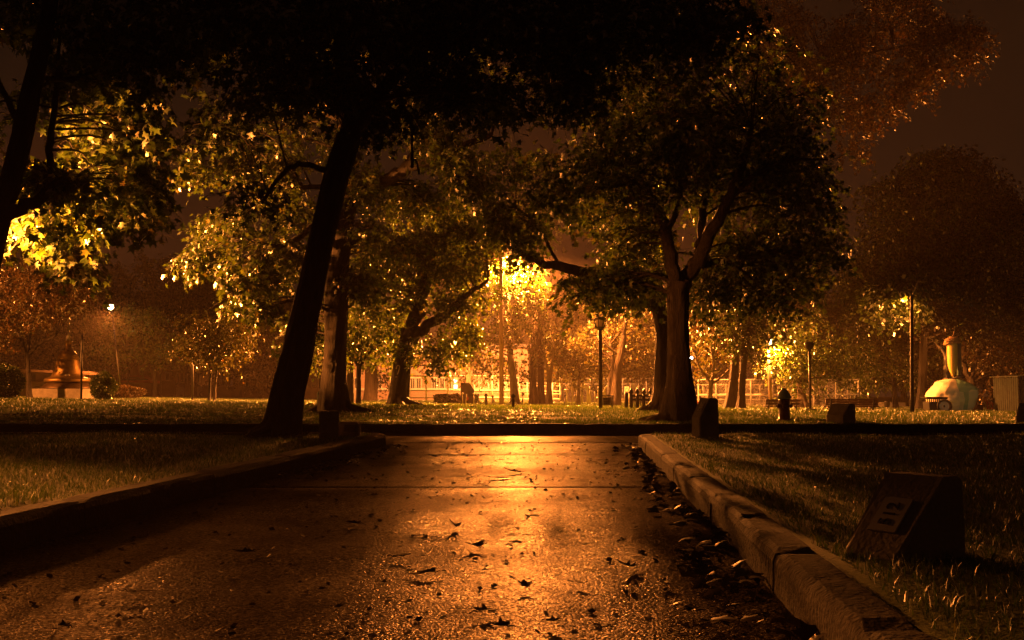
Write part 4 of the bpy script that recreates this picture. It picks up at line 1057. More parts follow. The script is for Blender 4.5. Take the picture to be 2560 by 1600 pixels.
# ------------------------------------------------------------------ lantern posts
def lantern(label, u, vg, vtop, wpost, head_w, vhead, base=None, bowl=False, pane='lantern_pane', group='park lantern posts'):
    g = G(u, vg); s = mpp(g.y); hh = lambda v: (vg - v) * s
    root = thing('lamp_post', label, 'lamp post', g, group)
    r = wpost * s / 2
    MB().tube([g + Vector((0, 0, -.1)), g + Vector((0, 0, hh(vhead))),], [r * 1.08, r * .92], 12).build('pole', M['metal_dark'], root, origin=g)
    hw = head_w * s / 2; ht = hh(vtop) - hh(vhead); c = g + Vector((0, 0, hh(vhead)))
    if bowl:
        hd = MB().lathe(c, [(r * 1.3, -.02), (r * 1.6, .02), (hw * .72, ht * .25), (hw * .92, ht * .6), (hw * .98, ht * .74)], 20).build('lamp_bowl', M['metal_dark'], root, origin=g)
        MB().lathe(c, [(hw * 1.0, ht * .75), (hw * 1.02, ht * .80), (hw * .9, ht * .92), (hw * .3, ht), (hw * .08, ht * 1.02)], 20).build('cap', M['metal_dark'], root, origin=g)
    else:
        MB().lathe(c, [(r * 1.4, -.06), (r * 2.2, 0), (hw * .66, ht * .03), (hw * .66, ht * .10)], 8).build('lantern_base', M['metal_dark'], root, origin=g)
        MB().lathe(c, [(hw * .56, ht * .1), (hw * .60, ht * .3), (hw * .74, ht * .75)], 8, smooth=False).build('lantern_glass', M[pane], root, origin=g)
        fr = MB()
        for k in range(8):
            a = k * math.pi / 4 + math.pi / 8; dx = Vector((math.cos(a), math.sin(a), 0))
            fr.tube([c + dx * hw * .66 + Vector((0, 0, ht * .06)), c + dx * hw * .86 + Vector((0, 0, ht * .4)), c + dx * hw * .97 + Vector((0, 0, ht * .72)), c + dx * hw * .9 + Vector((0, 0, ht * .86))], .014, 6)
        fr.build('lantern_ribs', M['metal_dark'], root, origin=g)
        MB().lathe(c, [(hw * .97, ht * .76), (hw * .99, ht * .80), (hw * .92, ht * .9), (hw * .6, ht * .98), (hw * .1, ht * 1.0)], 16).build('lantern_roof', M['metal_dark'], root, origin=g)
    if base:
        MB().bevbox(g + Vector((0, 0, hh(base[1]) / 2 - .04)), (base[0] * s, base[0] * s * .7, hh(base[1]) + .08), .03).build('base_block', M['stone_dark'], root, origin=g)
    return root


lantern('tall ribbed lantern post standing alone in the central glow', 1501.5, 1023, 793, 9.5, 32, 820)
lantern('thin lamp post with a dark bowl head by the two slim trees', 480.5, 1003.5, 841, 5, 23, 861, bowl=True)
lantern('unlit lamp post with bowl head on a black square base, by the V forked tree', 2026, 1029, 855, 6, 25, 876, base=(29, 1020.5), bowl=True)

# twin arm street light pole
g = G(2280.5, 1033); s_ = mpp(g.y); yy = g.y
root = thing('street_light', 'tall dark pole with two lamp arms left of the painted boulder', 'street light', g)
MB().tube([g + Vector((0, 0, -.1)), P(2280, 990, yy), P(2279, 742, yy), P(2279, 736, yy)], [6.4 * s_, 4.4 * s_, 3.8 * s_, 3.2 * s_], 14).build('pole', M['metal_dark'], root, origin=g)
MB().tube([P(2279, 742, yy), P(2287, 725, yy), P(2295, 706, yy), P(2301, 703, yy)], [2 * s_, 1.8 * s_, 1.5 * s_, 1.2 * s_], 8).build('lamp_arm', M['galv_dim'], root, origin=g)
MB().tube([P(2278, 742, yy), P(2273, 732, yy), P(2266, 728, yy), P(2262, 728, yy)], [2 * s_, 1.8 * s_, 1.5 * s_, 1.2 * s_], 8).build('lamp_arm', M['galv_dim'], root, origin=g)
MB().tube([P(2294, 704, yy), P(2302, 703.5, yy), P(2312, 703.5, yy), P(2317, 704.5, yy)], [1 * s_, 2.2 * s_, 2.6 * s_, 1 * s_], 10).build('lamp_head', M['galv_dim'], root, origin=g)
MB().tube([P(2272, 729, yy), P(2266, 728, yy), P(2256, 730, yy), P(2250, 733, yy)], [1 * s_, 2.6 * s_, 3.0 * s_, 1 * s_], 10).build('lamp_head', M['galv_dim'], root, origin=g)

# visible street lights
def street_light(label, u, vg, vl, ul, Y, wp, lit=3.2, pole='wood_pole', ut=None, arm=True, back=0, lampY=None):
    ut = u if ut is None else ut
    x = P(u, vg, Y).x; g = Vector((x, Y, hz(x, Y))); s = mpp(Y)
    root = thing('street_light', label, 'street light', g)
    MB().tube([g + Vector((0, back, -.1)), P(ut, vl - 4, Y + back)], [wp * s / 2 * 1.1, wp * s / 2 * .8], 12).build('pole', M[pole], root, origin=g)
    c = P(ul, vl, Y if lampY is None else lampY)
    if arm:
        MB().tube([P(ut, vl - 2, Y + back), (P(ut, vl - 7, Y + back) + c) / 2 + Vector((0, 0, .15)), c + Vector((0, 0, .12))], .045, 8).build('lamp_arm', M['metal_dark'], root, origin=g)
    hd = MB().lathe(c, [(.10, .02), (.24, .04), (.26, .08), (.16, .2), (.05, .24)], 14).build('lamp_head', M['metal_dark'], root, origin=g)
    pr = [(lit * s * math.cos(t), -.03 + lit * s * math.sin(t)) for t in np.linspace(-1.45, 1.2, 8)]
    MB().lathe(c + Vector((0, 0, -lit * s * .6)), pr, 14).build('lit_lens', M['lamp_sodium'], hd, origin=c)
    return root


street_light('glaring street light over the glowing tree top at the left, pole hidden by leaves', 283, 990, 763, 277, 73, 4, lit=6.2, ut=278, pole='metal_black', back=1.6)
street_light('pale leaning wooden pole with a glaring lamp left of the V forked tree', 1928, 1016, 851, 1925.5, 58, 9, lit=5.0, ut=1919)
street_light('dark wooden pole under the blazing leaves, its central street light hidden among them', 1254, 1021, 618, 1284, 58, 11, lit=1.6, lampY=61.7, ut=1252, pole='wood_pole')


def small_light(label, u, v, Y, vg, r=2.2, m_='lamp_white', n=1, uu=None):
    x = P(u, vg, Y).x; g = Vector((x, Y, hz(x, Y))); s = mpp(Y)
    root = thing('floodlight', label, 'floodlight', g, 'small white lights over the court')
    MB().tube([g + Vector((0, 0, -.1)), P(u, v - 1, Y)], [.07, .05], 8).build('pole', M['galv_dim'], root, origin=g)
    for k in range(n):
        c = P(u + (0 if n == 1 else (-1.5 + 3 * k)), v + (0 if n == 1 else -5 + 9 * k), Y - .2)
        hd = MB().box(c + Vector((0, .14, .02)), (.34, .2, .3)).build('lamp_head', M['metal_dark'], root, origin=g)
        MB().lathe(c, [(.05, -r * s), (r * s * .8, -r * s * .6), (r * s, 0), (r * s * .8, r * s * .6), (.05, r * s)], 12).build('lit_lens', M[m_], hd, origin=g)


small_light('single white court light shining through the bent maple crown', 1225, 668, 104, 1006, 2.3)
small_light('pair of white court lights stacked above the blazing leaves', 1271, 668, 104, 1006, 1.9, n=2)
small_light('tiny bluish court light left of the straight twin trunks', 1312, 899, 120, 1004, 1.6)
small_light('small white light on a bent arm right of the stout maple trunk', 1728.5, 895, 80, 1010, 3.0)

# overhead wires
def wire(label, pts, r=.012):
    p, _ = smooth_line([P(*q) for q in pts], [1] * len(pts), 6)
    o = MB().tube(p, r, 5, smooth=True).build('overhead_wire', M['wire'], None); tag(o, label, 'wire', 'overhead wires')


wire('upper of two sagging wires crossing the dark sky gap at the left', [(330, 540, 60), (430, 570, 62), (556, 596, 64), (700, 640, 66)], .018)
wire('lower of two sagging wires crossing the dark sky gap at the left', [(330, 570, 60), (441, 596, 62), (497, 611, 64), (640, 660, 66)], .018)
wire('steep cable crossing the orange glow above the lantern post', [(1262, 690, 62), (1352, 724, 66), (1418, 744, 70), (1560, 790, 76)], .022)
wire('nearly level cable passing behind the head of the lantern post', [(1255, 786, 62), (1340, 792, 66), (1480, 803, 74), (1640, 815, 84), (1800, 826, 92)], .022)
wire('upper short wire running left from the twin arm pole', [(2279, 776, 55), (2262, 780, 56), (2240, 785, 58), (2100, 798, 66)], .016)
wire('lower short wire running left from the twin arm pole', [(2279, 786, 55), (2250, 797, 56.5), (2225, 803, 58), (2100, 822, 66)], .016)
p0 = P(1417, 742, 70)
mb = MB(); mb.tube([P(1416.5, 736, 70), P(1418, 744, 70), P(1418.5, 752, 70), P(1417.5, 761, 70)], .014, 5); mb.tube([P(1415, 749, 70), P(1418, 745, 70)], .012, 5)
tag(mb.build('dangling_twig', M['wire'], None), 'twig caught on the steep cable in the orange glow', 'twig')

# ------------------------------------------------------------------ monument with bell and flagpole
g = G(167.5, 998); s_ = mpp(g.y); yy = g.y; g = Vector((P(167.5, 998, yy).x, yy, hz(P(167.5, 998, yy).x, yy)))
hh = lambda v: (998 - v) * s_
root = thing('bell_monument', 'big bronze bell shaped monument with a flagpole rising from it, on a stone plinth', 'monument', g)
MB().bevbox(g + Vector((0, 0, (hh(971.5) - .3) / 2)), (124 * s_, 124 * s_, hh(971.5) + .3), .02).build('plinth', M['concrete'], root, origin=g)
MB().lathe(g, [(61 * s_, hh(971.4)), (61 * s_, hh(967)), (56 * s_, hh(965)), (56 * s_, hh(962)), (50 * s_, hh(960)), (49 * s_, hh(956.5)), (47 * s_, hh(956))], 48).build('bell_rim', M['bronze_dark'], root, origin=g)
MB().lathe(g, [(47 * s_, hh(956)), (54 * s_, hh(954.5)), (55 * s_, hh(950)), (52 * s_, hh(946)), (46 * s_, hh(944.5)), (39 * s_, hh(941)), (35.5 * s_, hh(933)), (31.5 * s_, hh(922)), (28.5 * s_, hh(911)), (26.5 * s_, hh(901)), (26 * s_, hh(899)),
                (27.5 * s_, hh(898)), (27.5 * s_, hh(896.5)), (25.5 * s_, hh(896)), (25 * s_, hh(894)), (26 * s_, hh(893)), (26 * s_, hh(891.5)), (24 * s_, hh(891)), (23.5 * s_, hh(889)), (24 * s_, hh(888)), (23.5 * s_, hh(886.5)), (21 * s_, hh(886)),
                (18.5 * s_, hh(882)), (14 * s_, hh(878)), (12.5 * s_, hh(877.5)), (13 * s_, hh(876)), (12.5 * s_, hh(875)), (10.5 * s_, hh(874.5)), (10.5 * s_, hh(873)), (9 * s_, hh(872.5)), (8.2 * s_, hh(862)), (7.5 * s_, hh(854.5)), (9.5 * s_, hh(854)), (9.5 * s_, hh(852.8)), (4 * s_, hh(852.7))], 48).build('bell', M['bronze'], root, origin=g)
MB().tube([g + Vector((0, 0, hh(853))), g + Vector((0, 0, hh(838))), g + Vector((0, 0, hh(837.5))), g + Vector((0, 0, hh(600)))], [4.4 * s_, 3.9 * s_, 2.4 * s_, 1.3 * s_], 12).build('flagpole', M['galv'], root, origin=g)
mb = MB().bevbox(g + Vector((14 * s_, -37 * s_, hh(938))), (12 * s_, .1, 5 * s_), .03); mb.build('emblem', M['trim'], root, origin=g)
g2 = G(203, 1000); g2.y -= 6; g2.x = P(203, 1000, g2.y).x; g2.z = hz(g2.x, g2.y); s2 = mpp(g2.y); root = thing('utility_post', 'plain dark post with a clamped box in front of the bell monument', 'post', g2)
MB().tube([g2 + Vector((0, 0, -.1)), P(205, 833, g2.y)], [2.6 * s2, 2.2 * s2], 10).build('pole', M['metal_dark'], root, origin=g2)
MB().bevbox(P(206.5, 863, g2.y - .08), (3.6 * s2, .1, 25 * s2), .01).build('clamp_box', M['galv_dim'], root, origin=g2)

# low stone building behind the bell
Y = 74; s_ = mpp(Y); x0, x1 = P(38, 0, Y).x, P(240, 0, Y).x; zg = hz((x0 + x1) / 2, Y)
root = thing('low_building', 'low stone based building with a thin sloped roof edge behind the bell', 'building', ((x0 + x1) / 2, Y + 2, zg))
mb = MB(); z1 = P(0, 958, Y).z; mb.box(((x0 + x1) / 2, Y + 2, (zg - .3 + z1) / 2), (x1 - x0, 4, z1 - zg + .3)); mb.build('stone_base', M['wall_stone'], root)
mb = MB(); z2 = P(0, 928, Y).z; mb.box(((x0 + x1) / 2, Y + 2.05, (z1 + z2) / 2 + .002), (x1 - x0 - .1, 3.9, z2 - z1)); mb.build('wall', M['siding_dark'], root)
for k, (ua, ub, m_) in enumerate(((50, 70, 'trim'), (82, 112, 'pane'), (204, 224, 'pane'))):
    xa, xb = P(ua, 0, Y).x, P(ub, 0, Y).x
    w_ = MB().box(((xa + xb) / 2, Y - .03 + .1, (z1 + z2) / 2), (xb - xa, .1, (z2 - z1) * .68)).build('window', M[m_], root)
    w_['label'] = 'boarded window' if m_ == 'trim' else 'dark window'
za, zb_ = P(48, 921, Y - .6).z, P(240, 932, Y - .6).z; xa, xb = P(46, 0, Y - .6).x, P(246, 0, Y - .6).x
mb = MB(); mb.add([(xa, Y - .6, za), (xb, Y - .6, zb_), (xb, Y + 4.6, zb_ + .01), (xa, Y + 4.6, za + .01), (xa, Y - .6, za - .14), (xb, Y - .6, zb_ - .14), (xb, Y + 4.6, zb_ - .13), (xa, Y + 4.6, za - .13)],
                  [(0, 1, 2, 3), (7, 6, 5, 4), (0, 4, 5, 1), (1, 5, 6, 2), (2, 6, 7, 3), (3, 7, 4, 0)]); mb.build('roof', M['siding_dark'], root)
mb = MB(); mb.box(((x0 + x1) / 2, Y - .12, z1 + .05), (x1 - x0 + .3, .3, .12)); mb.build('ledge', M['siding_dark'], root)


# bushes: dense balls of small leaves with twigs
def bush(label, u, vb, rx, rz_, n, lm='leaf_dark', dy=0, depth=None, name='bush', leaf=.09, group=None, seed=1, stuff_r=1.0):
    rng = np.random.default_rng(seed); g = at(u, vb, dy); s = mpp(g.y)
    root = thing(name, label, 'bush', g, group)
    RX, RZ = rx * s, rz_ * s; RY = RX if depth is None else depth
    d = norm(rng.normal(size=(n, 3))); q = rng.uniform(.55, 1.0, (n, 1)) ** .5
    lump = 1 + .10 * np.sin(d[:, :1] * 5 + seed) + .10 * np.sin(d[:, 2:] * 6 + d[:, 1:2] * 4) + rng.normal(0, .04, (n, 1))
    c = np.sign(d) * np.abs(d) ** stuff_r * q * lump * [RX, RY, RZ] + [0, 0, RZ * .96]
    c[:, 2] = np.maximum(c[:, 2], .03)
    t = norm(d + rng.normal(0, .6, (n, 3)) + [0, 0, .3]); nm = norm(d + rng.normal(0, .6, (n, 3)))
    V, Fl = leaf_arrays(c, t, nm, leaf * rng.uniform(.7, 1.3, n), False)
    o = bpy.data.objects.new('foliage', leaf_mesh('foliage', V, Fl, M[lm])); C.objects.link(o); o.parent = root
    mb = MB(); random.seed(seed)
    for k in range(9):
        a = random.uniform(0, 6.28); mb.tube([g + Vector((math.cos(a) * .05, math.sin(a) * .05, -.05)), g + Vector((math.cos(a) * RX * .4, math.sin(a) * RY * .4, RZ * .7)), g + Vector((math.cos(a) * RX * .7, math.sin(a) * RY * .7, RZ * random.uniform(1, 1.5)))], [.03, .02, .008], 5)
    mb.build('stems', M['bark_dark'], root, origin=g)
    return root


bush('dark round bush right beside the bell plinth', 258, 1000, 32, 35, 5000, dy=-2, seed=2)
bush('low spreading shrub between the round dark bush and the park wall', 315, 999, 42, 18, 3600, 'leaf_red', dy=4, seed=3)
bush('large dark bush at the far left edge by the low stone building', 12, 1000, 40, 45, 5000, dy=6, seed=4)
bush('clipped low bush left of the standing monument stone', 1105, 1010, 20, 13, 2600, 'leaf_dark', seed=5, stuff_r=.75, group='clipped bushes by the monument stone')
bush('clipped low bush touching the left side of the standing monument stone', 1134, 1010, 19, 13, 2400, 'leaf_dark', seed=6, stuff_r=.75, group='clipped bushes by the monument stone', dy=.6)
bush('small clipped bush right of the standing monument stone', 1187, 1010, 9, 12, 1500, 'leaf_dark', seed=7, stuff_r=.8, group='clipped bushes by the monument stone', dy=.8)

# monument stone, flags, little stones
g = G(1168, 1011.5); s_ = mpp(g.y); yy = g.y
root = thing('monument_stone', 'standing dark stone slab with one slanted shoulder among clipped bushes', 'monument', g)
h_ = lambda v: (1011.5 - v) * s_
o_ = [((a - 1168) * s_, h_(b)) for a, b in ((1151.5, 1011), (1185, 1011), (1185, 972), (1184, 971), (1175, 958), (1172, 955.5), (1160, 954.5), (1151.5, 955))]
MB().prism(o_, .5, g + Vector((0, 0, -.05)), (1, 0, 0), (0, 0, 1), (0, 1, 0)).build('slab', M['stone_dark'], root, origin=g)
MB().box(g + Vector((0, .25, .03)), (40 * s_, .9, .2)).build('footing', M['stone_dark'], root, origin=g)
for k, (ua, ub) in enumerate(((1156.5, 1156), (1184.5, 1184), (1164, 1166))):
    gg = G(ua, 1014); r_ = thing('flag_stick', ('thin pale stake at the left front of the standing monument stone', 'thin pale stake at the right front of the standing monument stone', 'leaning stake with a small flag in front of the standing monument stone')[k], 'stake', gg, 'thin stakes before the monument stone')
    MB().tube([gg + Vector((0, 0, -.05)), P(ub, 986, gg.y)], .022, 6).build('stick', M['galv_dim'], r_, origin=gg)
    if k == 2: MB().prism([(0, 0), (5 * s_, -7 * s_), (2 * s_, -12 * s_), (0, -11 * s_)], .01, P(1166, 988, gg.y), (1, 0, 0), (0, 0, 1), (0, 1, 0)).build('flag', M['red_paint'], r_, origin=gg)
    else: MB().lathe(P(ub, 986, gg.y), [(.03, 0), (.07, .03), (.03, .08)], 8).build('finial', M['galv_dim'], r_, origin=gg)


def small_stone(label, u, vb, w, h, m_='concrete', dy=0, d=.3, name='stone_block'):
    g = at(u, vb, dy); s = mpp(g.y)
    o = MB().bevbox(g + Vector((0, 0, h * s / 2 - .04)), (w * s, d, h * s + .08), .03).build(name, M[m_], None, origin=g); tag(o, label, 'stone')


small_stone('small pale stone block lit orange in front of the standing monument stone', 1183, 1020, 16, 6, 'kerb')
small_stone('low dark stone lying on the bright lawn left of the upright maple', 775, 1013.5, 15, 4.5, 'stone_dark')
small_stone('rounded dark stone lying on the lawn right of the two slim trees', 568, 1007, 22, 4, 'stone_dark')
small_stone('flat stone slab at the foot of the rugged dark trunk', 1828, 1021.5, 13, 6.5, 'kerb')
small_stone('small stone at the foot of the smooth leaning trunk', 1852, 1026, 14, 4, 'kerb')
small_stone('small pale block standing before the left part of the park wall', 361, 993, 9, 6, 'concrete', dy=3)

# chain fence round the plaza
posts = [(1196, 1008, 985), (1215, 1015, 988), (1232, 1010, 990), (1283, 1020, 992), (1306, 1009, 986), (1363, 1010, 987), (1412, 1011, 987)]
root = None; tops = []
for i, (u, vb, vt) in enumerate(posts):
    g = G(u, vb); s = mpp(g.y)
    lb = ['left of', 'right next to', 'a little beyond', 'right of', 'well right of', 'beside the twin trunks right of', 'far right of'][i]
    r_ = thing('chain_post', ['leftmost dark chain post beside the small clipped bush', 'dark chain post nearest the small pale stone block', 'thin far chain post left of the dark wooden pole', 'near chain post just right of the dark wooden pole', 'chain post between the wooden pole and the twin trunks', 'chain post at the foot of the slim forked tree', 'lone chain post left of the lantern post'][i], 'post', g, 'dark chain posts round the plaza')
    MB().tube([g + Vector((0, 0, -.1)), P(u, vt + 4, g.y)], [.065, .055], 8).build('post', M['metal_black'], r_, origin=g)
    MB().lathe(P(u, vt + 4, g.y), [(.03, 0), (.09, .04), (.09, .1), (.03, .17)], 8).build('finial', M['metal_black'], r_, origin=g)
    tops.append(P(u, vt + 5.5, g.y))
for a, b_, lb in ((0, 1, 'sagging chain between the two leftmost chain posts'), (1, 2, 'sagging chain left of the dark wooden pole'), (2, 3, 'sagging chain passing behind the dark wooden pole'), (3, 4, 'sagging chain right of the dark wooden pole'), (5, 6, 'long sagging chain right of the slim forked tree')):
    p0, p1 = tops[a], tops[b_]; pts = []
    for t in np.linspace(0, 1, 9):
        q = p0.lerp(p1, t); q.z -= .45 * 4 * t * (1 - t) * .9; pts.append(q)
    o = MB().tube(pts, .028, 5).build('chain', M['metal_black'], None); tag(o, lb, 'chain', 'chains round the plaza')
g = G(1225, 1012)
xs = [P(1186, 1011, g.y), P(1290, 1013, g.y - 4), P(1296, 1012, g.y + 4), P(1190, 1010, g.y + 8)]
MBp = MB(); MBp.add([(p.x, p.y, hz(p.x, p.y) + .05) for p in xs] + [(p.x, p.y, hz(p.x, p.y) - .2) for p in xs], [(0, 1, 2, 3), (0, 4, 5, 1), (1, 5, 6, 2), (2, 6, 7, 3), (3, 7, 4, 0)])
tag(MBp.build('paved_plaza', M['concrete'], None), kind='structure')

# iron fence section left of the stout maple
g0 = G(1571, 1022); s_ = mpp(g0.y)
root = thing('iron_fence', 'short run of dark spiked iron fence left of the pale lit trunk', 'fence', g0)
zt = lambda v: P(1571, v, g0.y).z
ua, ub = 1571, 1668; pa, pb = P(ua, 0, g0.y), P(ub, 0, g0.y - 1.0)
P2 = lambda t, v: Vector((pa.x + (pb.x - pa.x) * t, pa.y + (pb.y - pa.y) * t, P(1571, v, g0.y).z))
for v_ in (989, 999): MB().tube([P2(0, v_), P2(1, v_)], .045, 6, smooth=False).build('rail', M['metal_black'], root)
for k, t in enumerate(np.linspace(0, 1, 7)):
    MB().tube([P2(t, 1026), P2(t, 984)], .055, 8).build('post', M['metal_black'], root)
    MB().lathe(P2(t, 984), [(.06, 0), (.09, .04), (.07, .09), (.02, .2)], 8).build('spike', M['metal_black'], root)
for t in np.linspace(0, 1, 26):
    if min(abs(t - q) for q in np.linspace(0, 1, 7)) < .02: continue
    MB().tube([P2(t, 1025), P2(t, 988)], .018, 5).build('bar', M['metal_black'], root)
MB().tube([P(1566, 1026, g0.y - .6), P(1566, 983, g0.y - .6)], .07, 8).build('post', M['metal_black'], root)

# wire trash basket by the lantern post
g = G(1517, 1021); g.y -= .0; s_ = mpp(g.y)
root = thing('trash_basket', 'square wire trash basket frame right of the lantern post', 'trash basket', g)
w_ = 28 * s_; h2 = 32 * s_; mb = MB(); c8 = [(-w_ / 2, -w_ / 2), (w_ / 2, -w_ / 2), (w_ / 2, w_ / 2), (-w_ / 2, w_ / 2)]
for a, b_ in c8: mb.tube([g + Vector((a, b_, -.05)), g + Vector((a, b_, h2))], .018, 6)
for z in (h2, h2 * .28): mb.tube([g + Vector((*c8[i % 4], z)) for i in range(5)], .018, 6)
mb.build('frame', M['metal_dark'], root, origin=g)
mb = MB()
for k in range(1, 6):
    x = -w_ / 2 + w_ * k / 6
    for b_ in (-w_ / 2, w_ / 2): mb.tube([g + Vector((x, b_, h2 * .28)), g + Vector((x, b_, h2))], .006, 4)
for k in range(1, 4):
    z = h2 * (.28 + .18 * k); mb.tube([g + Vector((*c8[i % 4], z)) for i in range(5)], .006, 4)
mb.build('wire_mesh', M['metal_dark'], root, origin=g)
MB().lathe(g, [(w_ * .36, h2 * .3), (w_ * .42, h2 * .85), (w_ * .40, h2 * .85), (w_ * .3, h2 * .34)], 14).build('liner', M['bin'], root, origin=g)

# park bin and sign behind upright maple
g = G(801, 1013); s_ = mpp(g.y)
root = thing('litter_bin', 'green metal litter bin partly hidden left of the upright maple', 'litter bin', g)
MB().lathe(g, [(8 * s_, -.05), (9 * s_, .1), (9 * s_, 26 * s_), (9.6 * s_, 27 * s_), (9.6 * s_, 29 * s_)], 16, smooth=False).build('body', M['green_metal'], root, origin=g)
MB().lathe(g, [(9 * s_, 29 * s_), (8.6 * s_, 32 * s_), (5 * s_, 35 * s_), (1 * s_, 36 * s_)], 16).build('lid', M['green_metal'], root, origin=g)
g = G(806, 1013.5); s_ = mpp(g.y)
root = thing('notice_board', 'pale notice board on a thin post behind the green litter bin', 'notice board', g + Vector((0, 1, 0)))
MB().tube([g + Vector((0, 1, -.1)), P(805, 975, g.y + 1)], .04, 6).build('post', M['galv'], root)
MB().bevbox(P(808, 962, g.y + .9), (22 * s_, .06, 34 * s_), .01).build('board', M['siding'], root)
MB().bevbox(P(808, 975, g.y + .84), (20 * s_, .03, 6 * s_), .005).build('notice', M['plate'], root)
g = Vector((P(975.5, 1006, 70).x, 70, hz(P(975.5, 1006, 70).x, 70)))
root = thing('flagpole', 'thin pole with a bright edge just left of the bent maple', 'pole', g)
MB().tube([g + Vector((0, 0, -.1)), P(975.5, 800, 70)], [3 * mpp(70), 1.6 * mpp(70)], 10).build('pole', M['galv_dim'], root, origin=g)

# ------------------------------------------------------------------ painted boulder with the yellow statue
yy = 54.0; s_ = mpp(yy); gx = P(2388, 1031, yy).x; gz = P(2388, 1031, yy).z
g = Vector((gx, yy, gz)); bm_ = bmesh.new()
prof = [(2349, 1032), (2343, 1012), (2330, 1000), (2327, 992), (2337, 970), (2339, 962), (2348, 953), (2365, 946), (2385, 944), (2408, 945), (2430, 950), (2442, 960), (2446, 975), (2446, 992), (2442, 1010), (2434, 1024), (2426, 1031)]
bmesh.ops.create_icosphere(bm_, subdivisions=5, radius=1)
import mathutils
hw = lambda zrel: float(np.interp(zrel, [0, .1, .25, .45, .6, .75, .88, .96, 1.0], [.62, .80, .93, 1.0, .99, .93, .76, .50, .05]))
for v in bm_.verts:
    d_ = v.co.normalized(); zr = (d_.z + 1) / 2
    k = max(abs(d_.x), abs(d_.y), 1e-4); pw = 2.6
    rxy = (abs(d_.x) ** pw + abs(d_.y) ** pw) ** (1 / pw) / max(math.hypot(d_.x, d_.y), 1e-4) if math.hypot(d_.x, d_.y) > 1e-3 else 1
    zn = math.copysign(abs(d_.z) ** .75, d_.z); zr = (zn + 1) / 2
    f = hw(zr) / max(rxy, .6); hd = Vector((d_.x, d_.y, 0)); hd = hd.normalized() if hd.length > 1e-4 else hd
    rr = f * min(1, math.hypot(d_.x, d_.y) * 3.0) if abs(zn) > .93 else f
    p = Vector((hd.x * rr * 55 * s_, hd.y * rr * 48 * s_, zr * 87 * s_ - .06))
    # overhanging lower left, chipped left face
    p.x -= .16 * max(0, -hd.x) * math.exp(-((zr - .42) / .22) ** 2)
    n_ = mathutils.noise.fractal(p * 1.6, 1.0, 2.0, 6) * .08 + mathutils.noise.fractal(p * .7 + Vector((3, 1, 2)), 1.0, 2.0, 3) * .16
    if hd.x < -.2: n_ += abs(mathutils.noise.noise(p * 2.3)) * .10
    p += Vector((hd.x, hd.y, .4 * d_.z)) * n_
    v.co = p
me = bpy.data.meshes.new('boulder'); bm_.to_mesh(me); bm_.free(); me.polygons.foreach_set('use_smooth', np.ones(len(me.polygons), bool)); me.materials.append(M['boulder'])
root = thing('painted_boulder', 'big boulder painted pale with green strokes at the right side of the park', 'boulder', g)
o = bpy.data.objects.new('rock', me); C.objects.link(o); o.parent = root
zt = P(2388, 945, yy).z
gs = Vector((P(2380, 943, yy).x, yy - .05, zt - .06))
root = thing('statue', 'yellow tapering statue with a coiled brown top standing on the painted boulder', 'statue', gs)
h_ = lambda v: P(2380, v, yy).z - gs.z
MB().lathe(gs + Vector((.02, 0, 0)), [(.5 * s_, h_(942)), (3 * s_, h_(938)), (6.5 * s_, h_(930)), (10 * s_, h_(920)), (12 * s_, h_(908)), (12.5 * s_, h_(895)), (12.6 * s_, h_(880)), (12.5 * s_, h_(866)), (12.3 * s_, h_(858))], 32).build('body', M['yellow_paint'], root, origin=gs)
mb = MB()
for k in range(3):
    pts = []; rr = (17.5 - 1.5 * k) * s_
    for t in np.linspace(0, 2 * math.pi, 25): pts.append(gs + Vector((.0 + rr * math.cos(t), rr * math.sin(t) * .9, h_(858 - 5 * k) + .05 * math.cos(t + .5))))
    mb.tube(pts, [2.7 * s_] * 25, 8, wob=.1)
mb.tube([gs + Vector((0, 0, h_(856))), gs + Vector((0, 0, h_(842)))], [11 * s_, 10 * s_], 14); mb.build('coiled_top', M['carved'], root, origin=gs)
mb = MB(); mb.tube([gs + Vector((2 * s_, 0, h_(845))), P(2386, 832, yy), P(2382, 820, yy)], [3 * s_, 2.4 * s_, 1.6 * s_], 8, wob=.1)
mb.tube([P(2388, 846, yy), P(2394, 838, yy), P(2396, 834, yy)], [2.5 * s_, 2 * s_, 1 * s_], 6); mb.tube([P(2396, 853, yy), P(2404, 851, yy)], [3 * s_, 2 * s_], 6, wob=.2); mb.build('stump_arms', M['carved'], root, origin=gs)
MB().bevbox(Vector((P(2399.5, 900, yy).x, yy + .1, (P(0, 857, yy).z + P(0, 941, yy).z) / 2)), (10 * s_, .16, 84 * s_), .02).build('green_backboard', M['green_metal'], root, origin=gs)
MB().lathe(Vector((P(2397, 940, yy).x, yy + .05, P(0, 943, yy).z)), [(14 * s_, -.05), (14 * s_, .02), (12 * s_, .09)], 18).build('foot_disc', M['metal_dark'], root, origin=gs)

